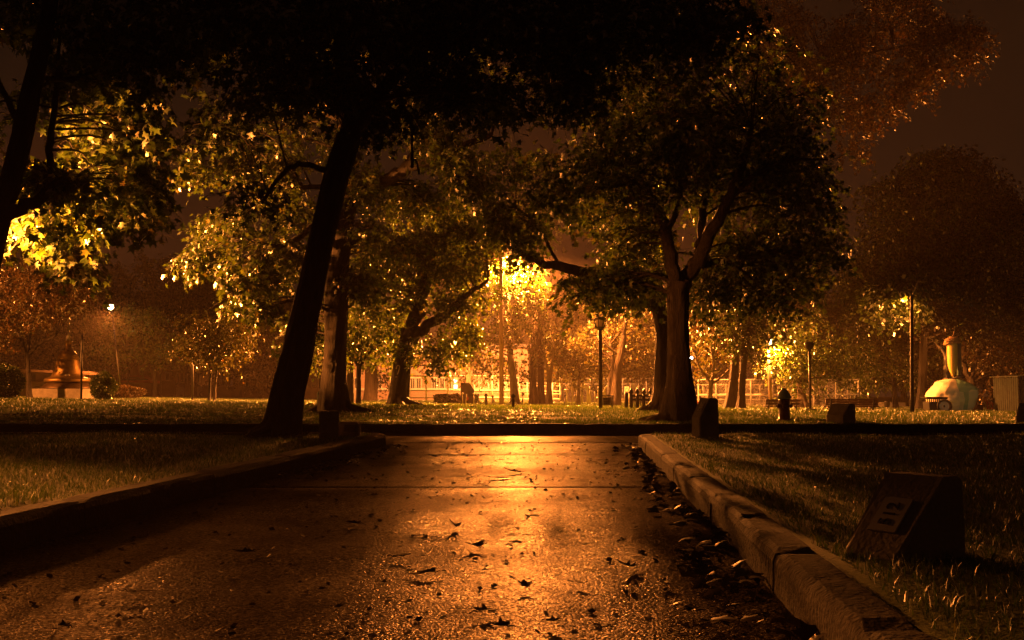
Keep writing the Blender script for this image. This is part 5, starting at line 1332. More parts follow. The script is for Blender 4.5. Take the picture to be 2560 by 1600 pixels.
# trash bin, wheel
g = G(2340, 1034); g.y = 50.5; g.x = P(2337, 1034, g.y).x; g.z = P(2337, 1033, g.y).z; s_ = mpp(g.y)
root = thing('trash_bin', 'black square trash bin with flared slotted rim before the painted boulder', 'trash bin', g)
mb = MB(); mb.box(g + Vector((0, 0, 14 * s_)), (40 * s_, 40 * s_, 29 * s_), taper=1.08); mb.build('body', M['bin'], root, origin=g)
mb = MB(); n_ = 4
o1 = [(-22, -22), (22, -22), (22, 22), (-22, 22)]; o2 = [(-29, -25), (25, -25), (25, 25), (-29, 25)]
lv = [[Vector((a * s_, b_ * s_, z * s_)) + g for a, b_ in oo] for oo, z in ((o1, 35), (o2, 39), ([(a * .96, b_ * .96) for a, b_ in o2], 40.5), ([(a * .9, b_ * .9) for a, b_ in o1], 38))]
vs = [p for l in lv for p in l]; fs = [(i * 4 + k, i * 4 + (k + 1) % 4, i * 4 + 4 + (k + 1) % 4, i * 4 + 4 + k) for i in range(3) for k in range(4)] + [(12, 13, 14, 15)]
mb.add(vs, fs); mb.build('rim', M['bin'], root, origin=g)
mb = MB()
for k in range(9):
    x = (-20 + 5 * k) * s_
    for yb_ in (-20.5, 20.5): MB().box(g + Vector((x, yb_ * s_, 32 * s_)), (2.4 * s_, .03, 8 * s_)).build('slot_bar', M['bin'], root, origin=g)
g = Vector((P(2362, 1033, 49.6).x, 49.6, P(0, 1033.5, 49.6).z)); s_ = mpp(49.6)
root = thing('spare_wheel', 'wheel with a pale disc and dark tyre leaning beside the black trash bin', 'wheel', g)
def ringx(mb, c, ro, ri, w, ax, n=28):
    ax = Vector(ax).normalized(); a = Vector((0, 0, 1)); b_ = ax.cross(a).normalized(); vs = []; fs = []
    prof = [(ri, -w * .4), (ro * .93, -w * .5), (ro, -w * .3), (ro, w * .3), (ro * .93, w * .5), (ri, w * .4)]
    for k in range(n):
        t = 2 * math.pi * k / n; d_ = a * math.sin(t) + b_ * math.cos(t)
        vs += [c + d_ * r + ax * q for r, q in prof]
    m_ = len(prof)
    for k in range(n):
        for i in range(m_): j = (i + 1) % m_; l = (k + 1) % n; fs.append((k * m_ + i, k * m_ + j, l * m_ + j, l * m_ + i))
    mb.add(vs, fs, True)
axw = Vector((-.55, -.8, .12)); cw = g + Vector((0, 0, 17.5 * s_))
mb = MB(); ringx(mb, cw, 17.5 * s_, 12.5 * s_, .26, axw); mb.build('tyre', M['rubber'], root, origin=g)
mb = MB(); axn = axw.normalized(); mb.tube([cw - axn * .06, cw + axn * .07, cw + axn * .09], [12.6 * s_, 12.4 * s_, 10 * s_], 24, smooth=False); ds = mb.build('rim_disc', M['plate'], root, origin=g)
mb = MB(); mb.tube([cw + axn * .08, cw + axn * .15], [3 * s_, 2.4 * s_], 10); mb.build('hub', M['metal_dark'], ds, origin=g)

# urn planter right of the boulder
g = Vector((P(2500, 1035, 54).x, 54, P(0, 1034, 54).z)); s_ = mpp(54)
root = thing('urn_planter', 'dark pedestal planter holding a bushy plant left of the corrugated shed', 'planter', g)
MB().lathe(g, [(9 * s_, -.1), (9 * s_, .03), (6 * s_, .06), (5 * s_, 12 * s_), (6 * s_, 14 * s_), (13 * s_, 19 * s_), (15.5 * s_, 25 * s_), (16 * s_, 27 * s_), (14 * s_, 27 * s_), (12 * s_, 23 * s_)], 20).build('urn', M['red_paint'], root, origin=g)
rng = np.random.default_rng(3); n_ = 1500; d_ = norm(rng.normal(size=(n_, 3))); c_ = d_ * rng.uniform(.4, 1, (n_, 1)) ** .5 * [17 * s_, 16 * s_, 17 * s_] + [0, 0, 38 * s_]
V, Fl = leaf_arrays(c_, norm(d_ + rng.normal(0, .5, (n_, 3))), norm(rng.normal(size=(n_, 3))), rng.uniform(.08, .16, n_), False)
o = bpy.data.objects.new('plant', leaf_mesh('plant', V, Fl, M['leaf_dark'])); C.objects.link(o); o.parent = root

# low railing and shed at the right edge
g = Vector((P(2480, 1022, 60).x, 60, hz(P(2480, 1022, 60).x, 60))); s_ = mpp(60)
root = thing('low_railing', 'low reddish railing with upright bars behind the urn planter', 'railing', g)
zt = lambda v: P(0, v, 60).z
xa, xb = P(2440, 0, 60).x, P(2530, 0, 60).x
for v_, r_ in ((1000, .05), (1007, .03), (1021, .03)): MB().tube([(xa, 60, zt(v_)), (xb, 60, zt(v_))], r_, 6).build('rail', M['red_paint'] if v_ > 1000 else M['galv_dim'], root)
for x in np.linspace(xa + .05, xb - .05, 15): MB().tube([(x, 60, zt(1024)), (x, 60, zt(1001))], .035, 6).build('bar', M['red_paint'], root)
tag(MB().bevbox(Vector((P(2446, 1020, 57).x, 57, P(0, 1019, 57).z - .02)), (.35, .5, .36), .04).build('stone_block', M['kerb'], None), 'pale stone block right at the foot of the painted boulder', 'stone')

Y = 50; s_ = mpp(Y); zg = P(0, 1036, Y).z; zt_ = P(0, 943, Y).z; xa = P(2520, 0, Y).x
root = thing('metal_shed', 'corrugated metal shed cut by the right edge of the picture', 'shed', (xa + 1.5, Y + 1, zg))
mb = MB(); vs = []; nx = 150
for k in range(nx + 1):
    x = xa + 3.2 * k / nx; yv = Y + .045 * math.sin(2 * math.pi * x / .22) + .1 * (x - xa)
    vs += [(x, yv, zg - .1), (x, yv, zt_ + .03 * (x - xa) * 2), (x, yv + .02, zg - .1), (x, yv + .02, zt_ + .06 * (x - xa))]
fs = []
for k in range(nx): a = k * 4; fs += [(a, a + 4, a + 5, a + 1), (a + 2, a + 3, a + 7, a + 6), (a + 1, a + 5, a + 7, a + 3)]
mb.add(vs, fs, True); mb.build('front_wall', M['shed'], root)
mb = MB(); vs = []
for k in range(nx + 1):
    y = Y + .05 + 2.6 * k / nx; xv = xa + .045 * math.sin(2 * math.pi * y / .22)
    vs += [(xv, y, zg - .1), (xv, y, zt_ - .01), (xv + .02, y, zg - .1), (xv + .02, y, zt_ - .01)]
fs = []
for k in range(nx): a = k * 4; fs += [(a, a + 4, a + 5, a + 1), (a + 2, a + 3, a + 7, a + 6), (a + 1, a + 5, a + 7, a + 3)]
mb.add(vs, fs, True); mb.build('side_wall', M['shed'], root)
mb = MB(); mb.add([(xa - .1, Y - .12, zt_ + .01), (xa + 3.3, Y + .2, zt_ + .22), (xa + 3.3, Y + 2.8, zt_ + .22), (xa - .1, Y + 2.8, zt_ + .01), (xa - .1, Y - .12, zt_ + .05), (xa + 3.3, Y + .2, zt_ + .26), (xa + 3.3, Y + 2.8, zt_ + .26), (xa - .1, Y + 2.8, zt_ + .05)],
                  [(3, 2, 1, 0), (4, 5, 6, 7), (0, 1, 5, 4), (1, 2, 6, 5), (2, 3, 7, 6), (3, 0, 4, 7)]); mb.build('roof', M['shed'], root)

# ------------------------------------------------------------------ court fences
def pipe_fence(label, pts, vtop, vbot, rails, rp, rr, name='court_fence', m_='galv', post_us=None, Y0=100, Y1=100, sign=None, thin=None):
    """post_us: photo columns of the posts; fence runs from Y0 to Y1."""
    ua, ub = post_us[0], post_us[-1]
    Yof = lambda u: Y0 + (Y1 - Y0) * (u - ua) / (ub - ua)
    x = P((ua + ub) / 2, 0, (Y0 + Y1) / 2).x
    root = thing(name, label, 'fence', (x, (Y0 + Y1) / 2, hz(x, (Y0 + Y1) / 2)), 'pipe fences of the court')
    for u in post_us: MB().tube([P(u, vbot + 1.5, Yof(u)), P(u, vtop, Yof(u))], rp, 8).build('post', M[m_], root)
    for v, r in rails: MB().tube([P(ua, v, Y0), P(ub, v, Y1)], r, 6).build('rail', M[m_], root)
    if thin:
        mb = MB(); n = thin
        za0, zb0, za1, zb1 = P(ua, vtop, Y0), P(ua, vbot, Y0), P(ub, vtop, Y1), P(ub, vbot, Y1)
        m2 = n // 3
        for k in range(1, n):
            t = k / n; a = za0.lerp(za1, t); b2 = zb0.lerp(zb1, t)
            for sg in (-1, 1):
                dx = (za1 - za0) * (.25 * sg); aa, bb = t, t + sg * .06
                if 0 <= bb <= 1: mb.tube([za0.lerp(za1, aa), zb0.lerp(zb1, bb)], .006, 3, cap=False, smooth=False)
        mb.build('wire_mesh', M[m_], root)
    return root


pipe_fence('tall pale pipe fence with chain link in front of the lit brick building', None, 940, 1004, [(940, .07), (976, .065), (994, .065)], .075, .06, post_us=[985, 1024, 1065.5, 1119.5, 1175, 1230, 1286], Y0=99, Y1=101, thin=110)
pipe_fence('lower pipe fence with close rails behind the straight twin trunks', None, 958, 1003, [(958, .05), (965, .045), (978, .05), (985, .04), (997.5, .06)], .05, .05, post_us=[1186, 1201, 1222, 1246, 1263, 1299, 1318, 1330, 1381, 1400], Y0=106, Y1=104, thin=70)
pipe_fence('tall pipe fence with chain link behind the benches and hydrant', None, 949, 1014, [(949, .04), (986, .045)], .05, .04, post_us=[1746, 1790, 1832, 1877, 1932, 1983, 2034, 2090, 2146], Y0=78, Y1=72, thin=130)
pipe_fence('second lower pipe fence in the haze right of the stout maple', None, 962, 1006, [(962, .035), (989, .04), (999, .03)], .045, .04, post_us=[1735, 1758, 1815, 1850, 1900, 1945, 2010, 2070, 2120], Y0=98, Y1=95, m_='galv_dim')
pipe_fence('hazy tall wire fence closing the play area left of the stout maple', None, 946, 1004, [(946, .03), (960, .03)], .045, .04, post_us=[1400, 1442, 1476, 1520, 1557, 1576, 1597, 1616, 1650], Y0=118, Y1=112, m_='galv_dim', thin=80)
x = P(2126, 960, 73).x; o = thing('notice_sign', 'blank pale square sign hung on the court fence behind the long bench', 'sign', P(2126, 967, 72.2))
MB().bevbox(P(2126, 960, 72.2), (14 * mpp(72), .03, 13.5 * mpp(72)), .005).build('panel', M['trim'], o); MB().box(P(2126, 957, 72.15), (10 * mpp(72), .012, 2 * mpp(72))).build('lettering', M['galv_dim'], o)
for k, v_ in enumerate((961, 964)): MB().box(P(2126, v_, 72.17), (10 * mpp(72), .012, 1.1 * mpp(72))).build('lettering', M['galv_dim'], o)
o = thing('notice_sign', 'pale square sign with a round emblem in the haze above the iron fence', 'sign', P(1567, 979, 105)); MB().bevbox(P(1567, 973, 105), (11.5 * mpp(105), .04, 13 * mpp(105)), .005).build('panel', M['plate'], o)
mb = MB(); c_ = P(1566.5, 974, 104.95); mb.tube([c_ + Vector((.14 * math.cos(t), 0, .19 * math.sin(t))) for t in np.linspace(0, 6.283, 17)], .03, 6); mb.build('emblem', M['galv_dim'], o)
for k in (-1, 1): MB().tube([P(1567 + 5 * k, 979, 105.05), P(1567 + 5 * k, 1006, 105.05)], .04, 6).build('post', M['galv_dim'], o)

# play equipment
def play(label, Y, parts, name, cat='play frame', m_='galv'):
    g = P(parts[0][0][0][0], 1006, Y); g.z = hz(g.x, Y); root = thing(name, label, cat, g, None)
    for pts, r, nm in parts: MB().tube([P(u, v, Y + (w if w else 0)) for u, v, w in pts], r, 8).build(nm, M[m_], root)
    return root


play('climbing frame of pale uprights and rungs left of the lantern post', 84, [([(1401.5, 1009, 0), (1401.5, 955, 0)], .06, 'upright'), ([(1417, 1009, .5), (1417, 960, .5)], .06, 'upright'), ([(1431, 1009, 0), (1431, 965, 0)], .05, 'upright'), ([(1455, 1010, 0), (1455, 960, 0)], .08, 'upright'),
      ([(1408, 963, 0), (1408, 970, 0)], .07, 'grip'), ([(1423, 960, .5), (1423, 970, .5)], .09, 'grip'), ([(1439, 948, .5), (1439, 965, .5)], .07, 'grip'), ([(1410, 976.5, 0), (1421, 976.5, 0)], .11, 'step'), ([(1436, 989, 0), (1462, 990, 0)], .06, 'step'), ([(1404, 964, 0), (1432, 964, 0)], .03, 'crossbar')], 'climbing_frame')
play('pale arched ladder frame right of the climbing frame', 86, [([(1470, 1010, 0), (1470, 970, 0), (1466, 964, 0), (1458, 962, 0)], .10, 'arch'), ([(1475, 1010, 1), (1475.5, 964, 1)], .07, 'upright'), ([(1475, 978, 1), (1482, 978, 1)], .05, 'crossbar'), ([(1487, 1008, 1), (1487, 978, 1)], .03, 'upright'), ([(1458, 965, 0), (1469, 976, 0)], .03, 'brace')], 'arch_ladder')
play('slide frame with a curved rail right behind the lantern post', 88, [([(1496, 1010, 0), (1496, 960, 0)], .07, 'upright'), ([(1511, 1008, 0), (1511, 975, 0), (1514, 968, 0), (1519, 965, 0)], .08, 'curved_rail'), ([(1490, 995, 0), (1515, 997.5, 0)], .08, 'platform'), ([(1496, 980, 0), (1511, 980, 0)], .06, 'step'), ([(1496, 985, 0), (1511, 985, 0)], .08, 'step')], 'slide_frame')
o = thing('basketball_hoop', 'pair of small pale backboards on posts before the slim pale tree', 'backboard', P(1448, 976, 82))
for u in (1439.5, 1447.5):
    MB().bevbox(P(u, 970, 82), (6 * mpp(82), .05, 9 * mpp(82)), .005).build('backboard', M['plate'], o); MB().tube([P(u, 1010, 82.08), P(u, 970, 82.08)], .035, 6).build('post', M['galv_dim'], o)
bench('pale plank bench left of the iron fence in the haze', 1546, 1572, 1009.5, 997, wood='wood_pale', frame='galv_dim', back=2)
g = G(1737, 1020); s_ = mpp(g.y); root = thing('picnic_table', 'reddish picnic table half hidden right of the stout maple roots', 'picnic table', g)
z_ = lambda v: P(0, v, g.y).z
MB().bevbox(Vector((g.x - .1, g.y, z_(1005.5))), (.8, .75, .06), .01).build('table_top', M['red_paint'], root)
for k in (-1, 1): MB().bevbox(Vector((g.x - .1, g.y + .62 * k, z_(1011))), (.8, .26, .05), .01).build('seat', M['red_paint'], root)
for k in (-1, 1): MB().tube([Vector((g.x + .12, g.y - .5 * k, z_(1021))), Vector((g.x + .12, g.y + .1 * k, z_(1006)))], .03, 6).build('leg', M['red_paint'], root)

# ------------------------------------------------------------------ brick building behind the court
Y = 118; s_ = mpp(Y); xa, xb = P(830, 0, Y).x, P(1320, 0, Y).x; zg = hz(0, Y); zt_ = P(0, 868, Y).z
root = thing('brick_building', 'long brick building with tall windows glowing in lamplight behind the court fence', 'building', ((xa + xb) / 2, Y + 4, zg))
MB().box(((xa + xb) / 2, Y + 4, (zg - .3 + zt_) / 2), (xb - xa, 8, zt_ - zg + .3)).build('wall', M['brick'], root)
MB().box(((xa + xb) / 2, Y + 4, zt_ + .16), (xb - xa + .6, 8.6, .34)).build('roof', M['roof'], root)
MB().box(((xa + xb) / 2, Y - .05, P(0, 973, Y).z), (xb - xa, .12, .22)).build('band_course', M['trim'], root)
for k, u in enumerate((848, 868, 900, 935, 955, 1012, 1037, 1052, 1090, 1109, 1127, 1205, 1225, 1262, 1290)):
    w_ = 11 * s_; zc = (P(0, 946, Y).z + P(0, 970, Y).z) / 2; hh_ = P(0, 944, Y).z - P(0, 971, Y).z
    f = MB().box((P(u, 0, Y).x, Y - .02, zc), (w_ + .12, .14, hh_ + .14)).build('window', M['trim'], root)
    MB().box((P(u, 0, Y).x, Y - .10, zc), (w_ - .06, .03, hh_ - .1)).build('pane', M['pane'], f)
    MB().box((P(u, 0, Y).x, Y - .125, zc), (.05, .03, hh_ - .1)).build('mullion', M['trim'], f)
f = MB().box((P(1142, 0, Y).x, Y - .02, (P(0, 945, Y).z + P(0, 973, Y).z) / 2), (11 * s_, .14, 30 * s_)).build('doorway', M['trim'], root)
MB().box((P(1142, 0, Y).x, Y - .10, P(0, 967, Y).z), (8 * s_, .03, 9.5 * s_)).build('lit_pane', M['lit_window'], f)
for k, (du, dv) in enumerate(((-3.4, -20), (2, -18), (-1, -15))): MB().box((P(1142 + du, 0, Y).x, Y - .10, P(0, 967 + dv + 3, Y).z), (3 * s_, .03, 3 * s_)).build('lit_pane', M['lit_window'], f)
xa2, xb2 = P(1296, 0, 132).x, P(1338, 0, 132).x; Y2 = 132; root = thing('gabled_house', 'hazy gabled house between the wooden pole and the twin trunks', 'house', ((xa2 + xb2) / 2, Y2 + 3, hz(0, Y2)))
zr, ze = P(0, 915, Y2).z, P(0, 936, Y2).z
MB().box(((xa2 + xb2) / 2, Y2 + 3, (ze + hz(0, Y2)) / 2 - .1), (xb2 - xa2, 6, ze - hz(0, Y2) + .2)).build('wall', M['siding'], root)
MB().prism([(xa2 - .2, ze), (xb2 + .2, ze), ((xa2 + xb2) / 2, zr)], 6.6, (0, Y2 - .3, 0), (1, 0, 0), (0, 0, 1), (0, 1, 0)).build('roof', M['roof'], root)
MB().box(((xa2 + xb2) / 2, Y2 - .04, P(0, 952, Y2).z), (1.0, .1, 1.4)).build('window', M['pane'], root)

# ------------------------------------------------------------------ far left: park wall, houses, car
def wall_run(label, pts, thick=.5, name='park_wall', m_='wall_dark', cap=None):
    g0 = P(pts[0][0], 0, pts[0][2]); g1 = P(pts[-1][0], 0, pts[-1][2])
    root = thing(name, label, 'wall', ((g0.x + g1.x) / 2, (g0.y + g1.y) / 2, hz((g0.x + g1.x) / 2, (g0.y + g1.y) / 2)), 'dark park walls at the left')
    mb = MB(); mc = MB(); n = len(pts); tp = []
    for u, v, Y in pts: q = P(u, v, Y); tp.append(q)
    for a, b2 in zip(tp, tp[1:]):
        za, zb2 = hz(a.x, a.y) - .3, hz(b2.x, b2.y) - .3; off = Vector((0, thick, 0))
        mb.add([Vector((a.x, a.y, za)), Vector((b2.x, b2.y, zb2)), b2, a, Vector((a.x, a.y + thick, za)), Vector((b2.x, b2.y + thick, zb2)), b2 + off, a + off], [(0, 1, 2, 3), (5, 4, 7, 6), (3, 2, 6, 7), (1, 5, 6, 2), (4, 0, 3, 7), (0, 4, 5, 1)])
        e = Vector((0, -.05, .004)); e2 = Vector((0, thick + .05, .004)); up = Vector((0, 0, .1))
        mc.add([a + e, b2 + e, b2 + e2, a + e2, a + e + up, b2 + e + up, b2 + e2 + up, a + e2 + up], [(3, 2, 1, 0), (4, 5, 6, 7), (0, 1, 5, 4), (1, 2, 6, 5), (2, 3, 7, 6), (3, 0, 4, 7)])
    mb.build('wall', M[m_], root); mc.build('coping', M['siding_dark'], root)
    return root


wall_run('dark park wall left of the gap with the white car', [(285, 958, 96), (426, 962, 98)])
wall_run('long dark park wall running right from the white car gap behind the leaning trunk', [(506, 964.5, 98), (600, 968, 97), (700, 970, 96), (830, 972, 95)])
for k, (ua, ub, vt, lb) in enumerate(((424, 455, 954.5, 'left dark gate pier beside the white car'), (482, 506, 956.5, 'right dark gate pier beside the white car'))):
    Y = 97.5; xa, xb = P(ua, 0, Y).x, P(ub, 0, Y).x; z0_ = hz(xa, Y); zt_ = P(0, vt, Y).z
    root = thing('gate_pier', lb, 'pier', ((xa + xb) / 2, Y, z0_), 'gate piers of the park wall')
    MB().box(((xa + xb) / 2, Y, (z0_ - .3 + zt_) / 2), (xb - xa, .9, zt_ - z0_ + .3)).build('shaft', M['wall_dark'], root)
    MB().box(((xa + xb) / 2, Y, zt_ + .062), (xb - xa + .12, 1.02, .12)).build('cap', M['siding_dark'], root)


def car(label, u, Y, mcol='car', rz=0.0, z=None):
    x = P(u, 0, Y).x; g = Vector((x, Y, hz(x, Y) if z is None else z)); root = thing('parked_car', label, 'car', g)
    side = [(-2.1, .28), (-2.15, .62), (-2.05, .82), (-1.2, .92), (-.55, 1.38), (.75, 1.42), (1.45, .98), (2.05, .90), (2.15, .6), (2.1, .28)]
    mb = MB(); n = len(side); R = Matrix.Rotation(rz, 3, 'Z')
    T_ = lambda a, yv, b: R @ Vector((a, yv, b)) + g
    rings = [[T_(a * .985, yv, b if b < .9 else .9 + (b - .9) * k) for a, b in side] for yv, k in ((-.82, .96), (-.74, 1), (.74, 1), (.82, .96))]
    vs = [p for r in rings for p in r]; fs = [tuple(range(n)), tuple(range(4 * n - 1, 3 * n - 1, -1))]
    for i in range(3):
        for k in range(n): j = (k + 1) % n; fs.append((i * n + k, i * n + j, (i + 1) * n + j, (i + 1) * n + k))
    mb.add(vs, fs); mb.build('body', M[mcol], root)
    for yv, dd in ((-.825, -.01), (.825, .01)):
        q = [(-1.08, .95), (-.52, 1.32), (.7, 1.35), (1.32, .98)]
        mb = MB(); mb.add([T_(a, yv + dd, b) for a, b in q] + [T_(a, yv - dd, b) for a, b in q], [(0, 1, 2, 3), (7, 6, 5, 4)] + [(i, (i + 1) % 4, 4 + (i + 1) % 4, 4 + i) for i in range(4)])
        mb.build('side_window', M['glass_dark'], root)
    mb = MB(); mb.add([T_(-1.17, yv, .95) for yv in (-.68, .68)] + [T_(-.60, yv, 1.36) for yv in (.62, -.62)] + [T_(-1.19, yv, .955) for yv in (-.68, .68)] + [T_(-.62, yv, 1.37) for yv in (.62, -.62)], [(0, 1, 2, 3), (7, 6, 5, 4), (0, 4, 5, 1), (1, 5, 6, 2), (2, 6, 7, 3), (3, 7, 4, 0)]); mb.build('windscreen', M['glass_dark'], root)
    for a in (-1.35, 1.35):
        for yv in (-.80, .80):
            mb = MB(); c = T_(a, yv, .31); ringx(mb, c, .31, .18, .2, R @ Vector((0, 1, 0)), 20); w_ = mb.build('wheel', M['rubber'], root)
            mb = MB(); ax = R @ Vector((0, .09, 0)); mb.tube([c - ax, c + ax], [.19, .19], 14, smooth=False); mb.build('rim', M['galv'], w_)
    for yv in (-.6, .6): MB().lathe(T_(-2.14, yv, .66), [(.04, -.08), (.12, -.05), (.14, 0), (.12, .05), (.04, .08)], 10).build('headlight', M['lit_window'] if yv < 0 else M['glass_dark'], root)
    return root


car('white car nosing into the gap between the dark gate piers', 481, 99.5, rz=.5)


def house(label, ua, ub, Y, veave, vroof, m_='siding', windows=(), door=None, porch=False, lamp_u=None):
    xa, xb = P(ua, 0, Y).x, P(ub, 0, Y).x; zg = hz((xa + xb) / 2, Y); ze, zr = P(0, veave, Y).z, P(0, vroof, Y).z
    root = thing('house', label, 'house', ((xa + xb) / 2, Y + 4, zg), 'far houses behind the park wall')
    MB().box(((xa + xb) / 2, Y + 4, (zg - .3 + ze) / 2), (xb - xa, 8, ze - zg + .3)).build('wall', M[m_], root)
    MB().prism([(Y - .5, ze + .003), (Y + 8.5, ze + .003), (Y + 4, zr)], xb - xa + .8, (xa - .4, 0, 0), (0, 1, 0), (0, 0, 1), (1, 0, 0)).build('roof', M['roof'], root)
    for u, v0, v1, w_ in windows:
        x = P(u, 0, Y).x; za, zb2 = P(0, v1, Y).z, P(0, v0, Y).z; ww = w_ * mpp(Y)
        f = MB().box((x, Y - .02, (za + zb2) / 2), (ww + .16, .14, zb2 - za + .16)).build('window', M['trim'], root)
        MB().box((x, Y - .1, (za + zb2) / 2), (ww, .03, zb2 - za)).build('pane', M['pane'], f)
    if porch:
        pw = (xb - xa) * .5; xc = xa + pw * .6
        MB().prism([(Y - 2, P(0, 946, Y).z - .12), (Y, P(0, 941, Y).z), (Y, P(0, 941, Y).z + .2), (Y - 2, P(0, 946, Y).z)], pw, (xc - pw / 2, 0, 0), (0, 1, 0), (0, 0, 1), (1, 0, 0)).build('porch_roof', M['trim'], root)
        for k in (-1, 1): MB().tube([(xc + k * pw * .46, Y - 1.85, zg), (xc + k * pw * .46, Y - 1.85, P(0, 945.5, Y).z)], .07, 8).build('porch_post', M['trim'], root)
    return root


house('narrow tall house with pale corner left in the far row of houses', 280, 332, 116, 890, 866, 'siding_dark', [(286, 925, 950, 4), (302, 915, 950, 5), (318, 915, 950, 5)])
house('house with a porch light behind the small leaning tree', 334, 384, 120, 902, 880, 'siding', [(345, 928, 944, 6), (372, 925, 945, 7)], porch=True)
house('plain sided house behind the thin Y trunk tree', 390, 446, 119, 915, 893, 'siding', [(437, 932, 950, 8)])
house('house with dark shutters above the white car', 448, 484, 121, 918, 898, 'siding_dark', [(456, 925, 955, 5), (472, 922, 955, 7)])
house('house with a bright little awning right of the bowl topped lamp post', 486, 520, 121, 916, 895, 'siding', [(498, 948, 958, 6), (513, 920, 955, 5)], porch=True)
house('pale house glimpsed under the hazy round tree', 596, 690, 126, 925, 900, 'siding', [(617, 942, 962, 7), (632, 945, 966, 6), (650, 945, 966, 8)])
house('dark gabled house glimpsed left of the upright maple', 740, 832, 124, 922, 890, 'siding_dark', [(795, 948, 966, 9), (812, 948, 966, 9)])
c_ = P(327.5, 934.5, 119.3); o = thing('porch_light', 'single tiny white porch light in the dark under the trees at the left', 'light', c_)
MB().lathe(c_, [(.03, -.12), (.1, -.07), (.12, 0), (.1, .07), (.03, .12)], 10).build('globe', M['lamp_white'], o); MB().box(c_ + Vector((0, .2, .02)), (.1, .3, .1)).build('bracket', M['metal_dark'], o)
car('low red car mostly hidden by the park wall under the trees at the left', 362, 104, 'red_paint', rz=.05, z=P(0, 962, 104).z - .55)

# far low fence and bin at right
Y = 82; root = thing('low_fence', 'low pale picket fence on the far lawn between the slender dark trunk and long bench', 'fence', P(2230, 1016, Y))
for v_ in (1007, 1012): MB().tube([P(2198, v_, Y), P(2262, v_ + .6, Y)], .03, 6).build('rail', M['galv_dim'], root)
for u in np.linspace(2198, 2262, 19): MB().box(P(u, 1011, Y), (.09, .03, 10 * mpp(Y))).build('picket', M['galv_dim'], root)
Y = 80; g = P(2218, 1016.5, Y); root = thing('litter_bin', 'round dark litter bin before the low pale picket fence', 'litter bin', g); s_ = mpp(Y)
MB().lathe(g, [(5.5 * s_, -.05), (6.5 * s_, .1), (7 * s_, 10.5 * s_), (7.4 * s_, 11 * s_), (7.4 * s_, 12 * s_)], 16).build('body', M['bin'], root, origin=g); MB().lathe(g, [(7 * s_, 12 * s_), (5 * s_, 13.5 * s_), (1 * s_, 14 * s_)], 16).build('lid', M['bin'], root, origin=g)


# ------------------------------------------------------------------ air, sky, lamps
x0, x1, y0, y1, z0, z1 = -158, 158, -30, 262, -3.2, 30
bm_ = bmesh.new(); bmesh.ops.create_cube(bm_, size=1)
for v in bm_.verts: v.co = Vector((x0 if v.co.x < 0 else x1, y0 if v.co.y < 0 else y1, z0 if v.co.z < 0 else z1))
me = bpy.data.meshes.new('haze'); bm_.to_mesh(me); bm_.free()
hm = bpy.data.materials.new('haze'); hm.use_nodes = True
nt = hm.node_tree; nt.nodes.remove(nt.nodes['Principled BSDF'])
pv = nt.nodes.new('ShaderNodeVolumePrincipled'); pv.inputs['Color'].default_value = (1, .80, .62, 1); pv.inputs['Density'].default_value = HAZE if 'HAZE' in globals() else .0006
pv.inputs['Anisotropy'].default_value = .1
nt.links.new(pv.outputs[0], nt.nodes['Material Output'].inputs['Volume'])
me.materials.append(hm)
o = bpy.data.objects.new('haze', me); C.objects.link(o); tag(o, 'thin night mist glowing orange round the lamps', 'haze', kind='stuff')

w = bpy.data.worlds.new('World'); bpy.context.scene.world = w; w.use_nodes = True
nt = w.node_tree; N = nt.nodes; L = nt.links
bg = N['Background']; tc = N.new('ShaderNodeTexCoord'); sx = N.new('ShaderNodeSeparateXYZ'); L.new(tc.outputs['Generated'], sx.inputs[0])
rp = N.new('ShaderNodeValToRGB'); E = rp.color_ramp.elements
E[0].position = 0.0; E[0].color = (.034, .0125, .0050, 1); E[1].position = .55; E[1].color = (.006, .0027, .0012, 1)
e = E.new(.22); e.color = (.0185, .0078, .0034, 1)
nz = N.new('ShaderNodeTexNoise'); nz.inputs['Scale'].default_value = 3; nz.inputs['Detail'].default_value = 4; L.new(tc.outputs['Generated'], nz.inputs['Vector'])
ad = N.new('ShaderNodeMath'); ad.operation = 'MULTIPLY_ADD'; ad.inputs[1].default_value = .12; L.new(nz.outputs['Fac'], ad.inputs[0]); L.new(sx.outputs['Z'], ad.inputs[2])
sb = N.new('ShaderNodeMath'); sb.operation = 'SUBTRACT'; sb.inputs[1].default_value = .06; L.new(ad.outputs[0], sb.inputs[0])
L.new(sb.outputs[0], rp.inputs[0]); L.new(rp.outputs[0], bg.inputs['Color']); bg.inputs['Strength'].default_value = .8

SOD = (1, .265, .038)


def lamp(name, loc, power, col=SOD, r=.12, spot=None, aim=(0, 0, -1), blend=.25):
    ld = bpy.data.lights.new(name, 'SPOT' if spot else 'POINT'); ld.energy = power; ld.color = col; ld.shadow_soft_size = r
    o = bpy.data.objects.new(name, ld); C.objects.link(o); o.location = loc
    if spot:
        ld.spot_size = rad(spot); ld.spot_blend = blend
        o.rotation_euler = Vector(aim).to_track_quat('-Z', 'Y').to_euler()
    return o


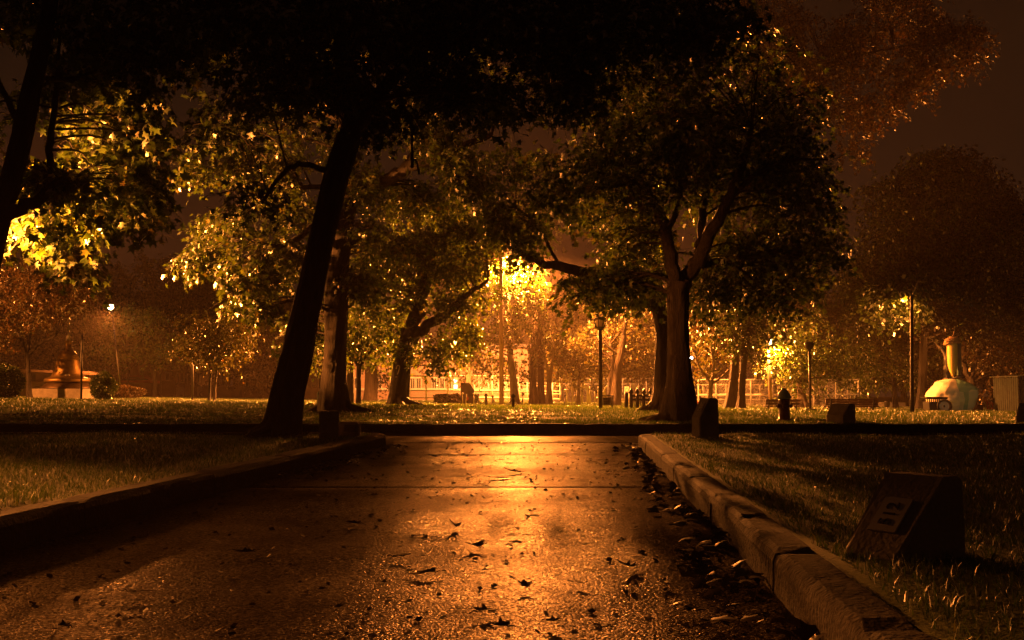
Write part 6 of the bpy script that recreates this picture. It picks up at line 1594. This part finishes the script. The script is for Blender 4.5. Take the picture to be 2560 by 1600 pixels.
l0 = P(1286, 622, 62)
lamp('street_light_glow', l0 + Vector((0, 0, -.1)), 190000, r=.14, spot=156, aim=(.06, -.05, -1), blend=.2)
lamp('street_light_front_glow', l0 + Vector((0, -.1, -.1)), 170000, r=.12, spot=48, aim=(.03, -1, -.2), blend=.35)
lamp('left_street_light_glow', (-12.8, 26, 4.7), 22000, r=.15, spot=58, aim=(6.3, 1.0, .2), blend=.25)
lamp('left_path_light_glow', (-17, 24, 5.2), 52000, r=.5, spot=11, aim=(15.5, -20.2, -5.2), blend=1)
lamp('left_leaf_fill', (-7.05, 14.35, 2.75), 5200, r=.12, spot=60, aim=(.62, .78, .12), blend=.3)  # second unseen lamp, added to brighten the left maple leaves
lamp('near_left_light_glow', (-7.7, 14.0, 3.5), 6000, r=.12, spot=62, aim=(.8, .78, .06), blend=.3)
lamp('haze_gap_fill', P(1340, 660, 96), 170000, r=.25, spot=120, aim=(.3, -.2, -1), blend=.4)  # added lamp hidden in foliage, strengthens the haze glow in the centre gap
lamp('crown_back_fill', (5.1, 33.5, 3.4), 9000, r=.15, spot=84, aim=(-.1, -1, .62), blend=.5)  # supplementary lamp added behind the stout maple to backlight its crown
lamp('upper_branch_fill', P(1925, 852, 58) + Vector((0, -.3, .3)), 24000, r=.15, spot=44, aim=(7, -16, 12.5), blend=.5)  # extra spot added at the right street light to fill the upper branches
lamp('bell_light_glow', (-30, 46, 5.6), 19000, r=.15, spot=140, aim=(1, .35, -.2), blend=.4)
lamp('bell_fill', (-27.5, 52.5, .9), 450, r=.1, spot=40, aim=(4.2, 7, .9), blend=.5)  # invented low spot outside the view, added to brighten the bell
lamp('left_far_street_light_glow', P(277, 763, 72.6) + Vector((0, -.3, -.5)), 26000, r=.15, spot=150, aim=(.1, -.55, -1))
lamp('court_light_glow', P(1222, 668, 104) + Vector((0, 2, -.6)), 95000, col=(1, .31, .065), r=.3, spot=140, aim=(0, .25, -1))
lamp('right_street_light_glow', P(1925, 852, 58) + Vector((0, -.2, -.35)), 12500, r=.15, spot=172, aim=(.2, 0, -1))
lamp('twin_pole_glow', P(2262, 738, 53.4) + Vector((0, 0, -.1)), 1100, r=.12, spot=176)
lamp('statue_light_glow', (10.5, 54.0, 4.2), 1700, r=.12, spot=30, aim=(11.6, .3, -2.2), blend=.4)
lamp('far_right_light_glow', P(2400, 800, 67), 700, r=.15, spot=160)
lamp('cool_street_light_glow', (15, 1.5, 8.5), 3600, col=(.55, 1, .62), r=.2, spot=16, aim=(8, 52.5, -8.3), blend=.5)

sc = bpy.context.scene
sc.view_settings.view_transform = 'Standard'; sc.view_settings.look = 'None'; sc.view_settings.exposure = 0; sc.view_settings.gamma = 1
sc.view_settings.use_curve_mapping = False
cy = sc.cycles
cy.max_bounces = 5; cy.diffuse_bounces = 2; cy.glossy_bounces = 2; cy.transmission_bounces = 3; cy.volume_bounces = 0; cy.transparent_max_bounces = 8
cy.sample_clamp_indirect = 3; cy.sample_clamp_direct = 0; cy.use_denoising = True; cy.use_light_tree = True
cy.caustics_reflective = False; cy.caustics_refractive = False
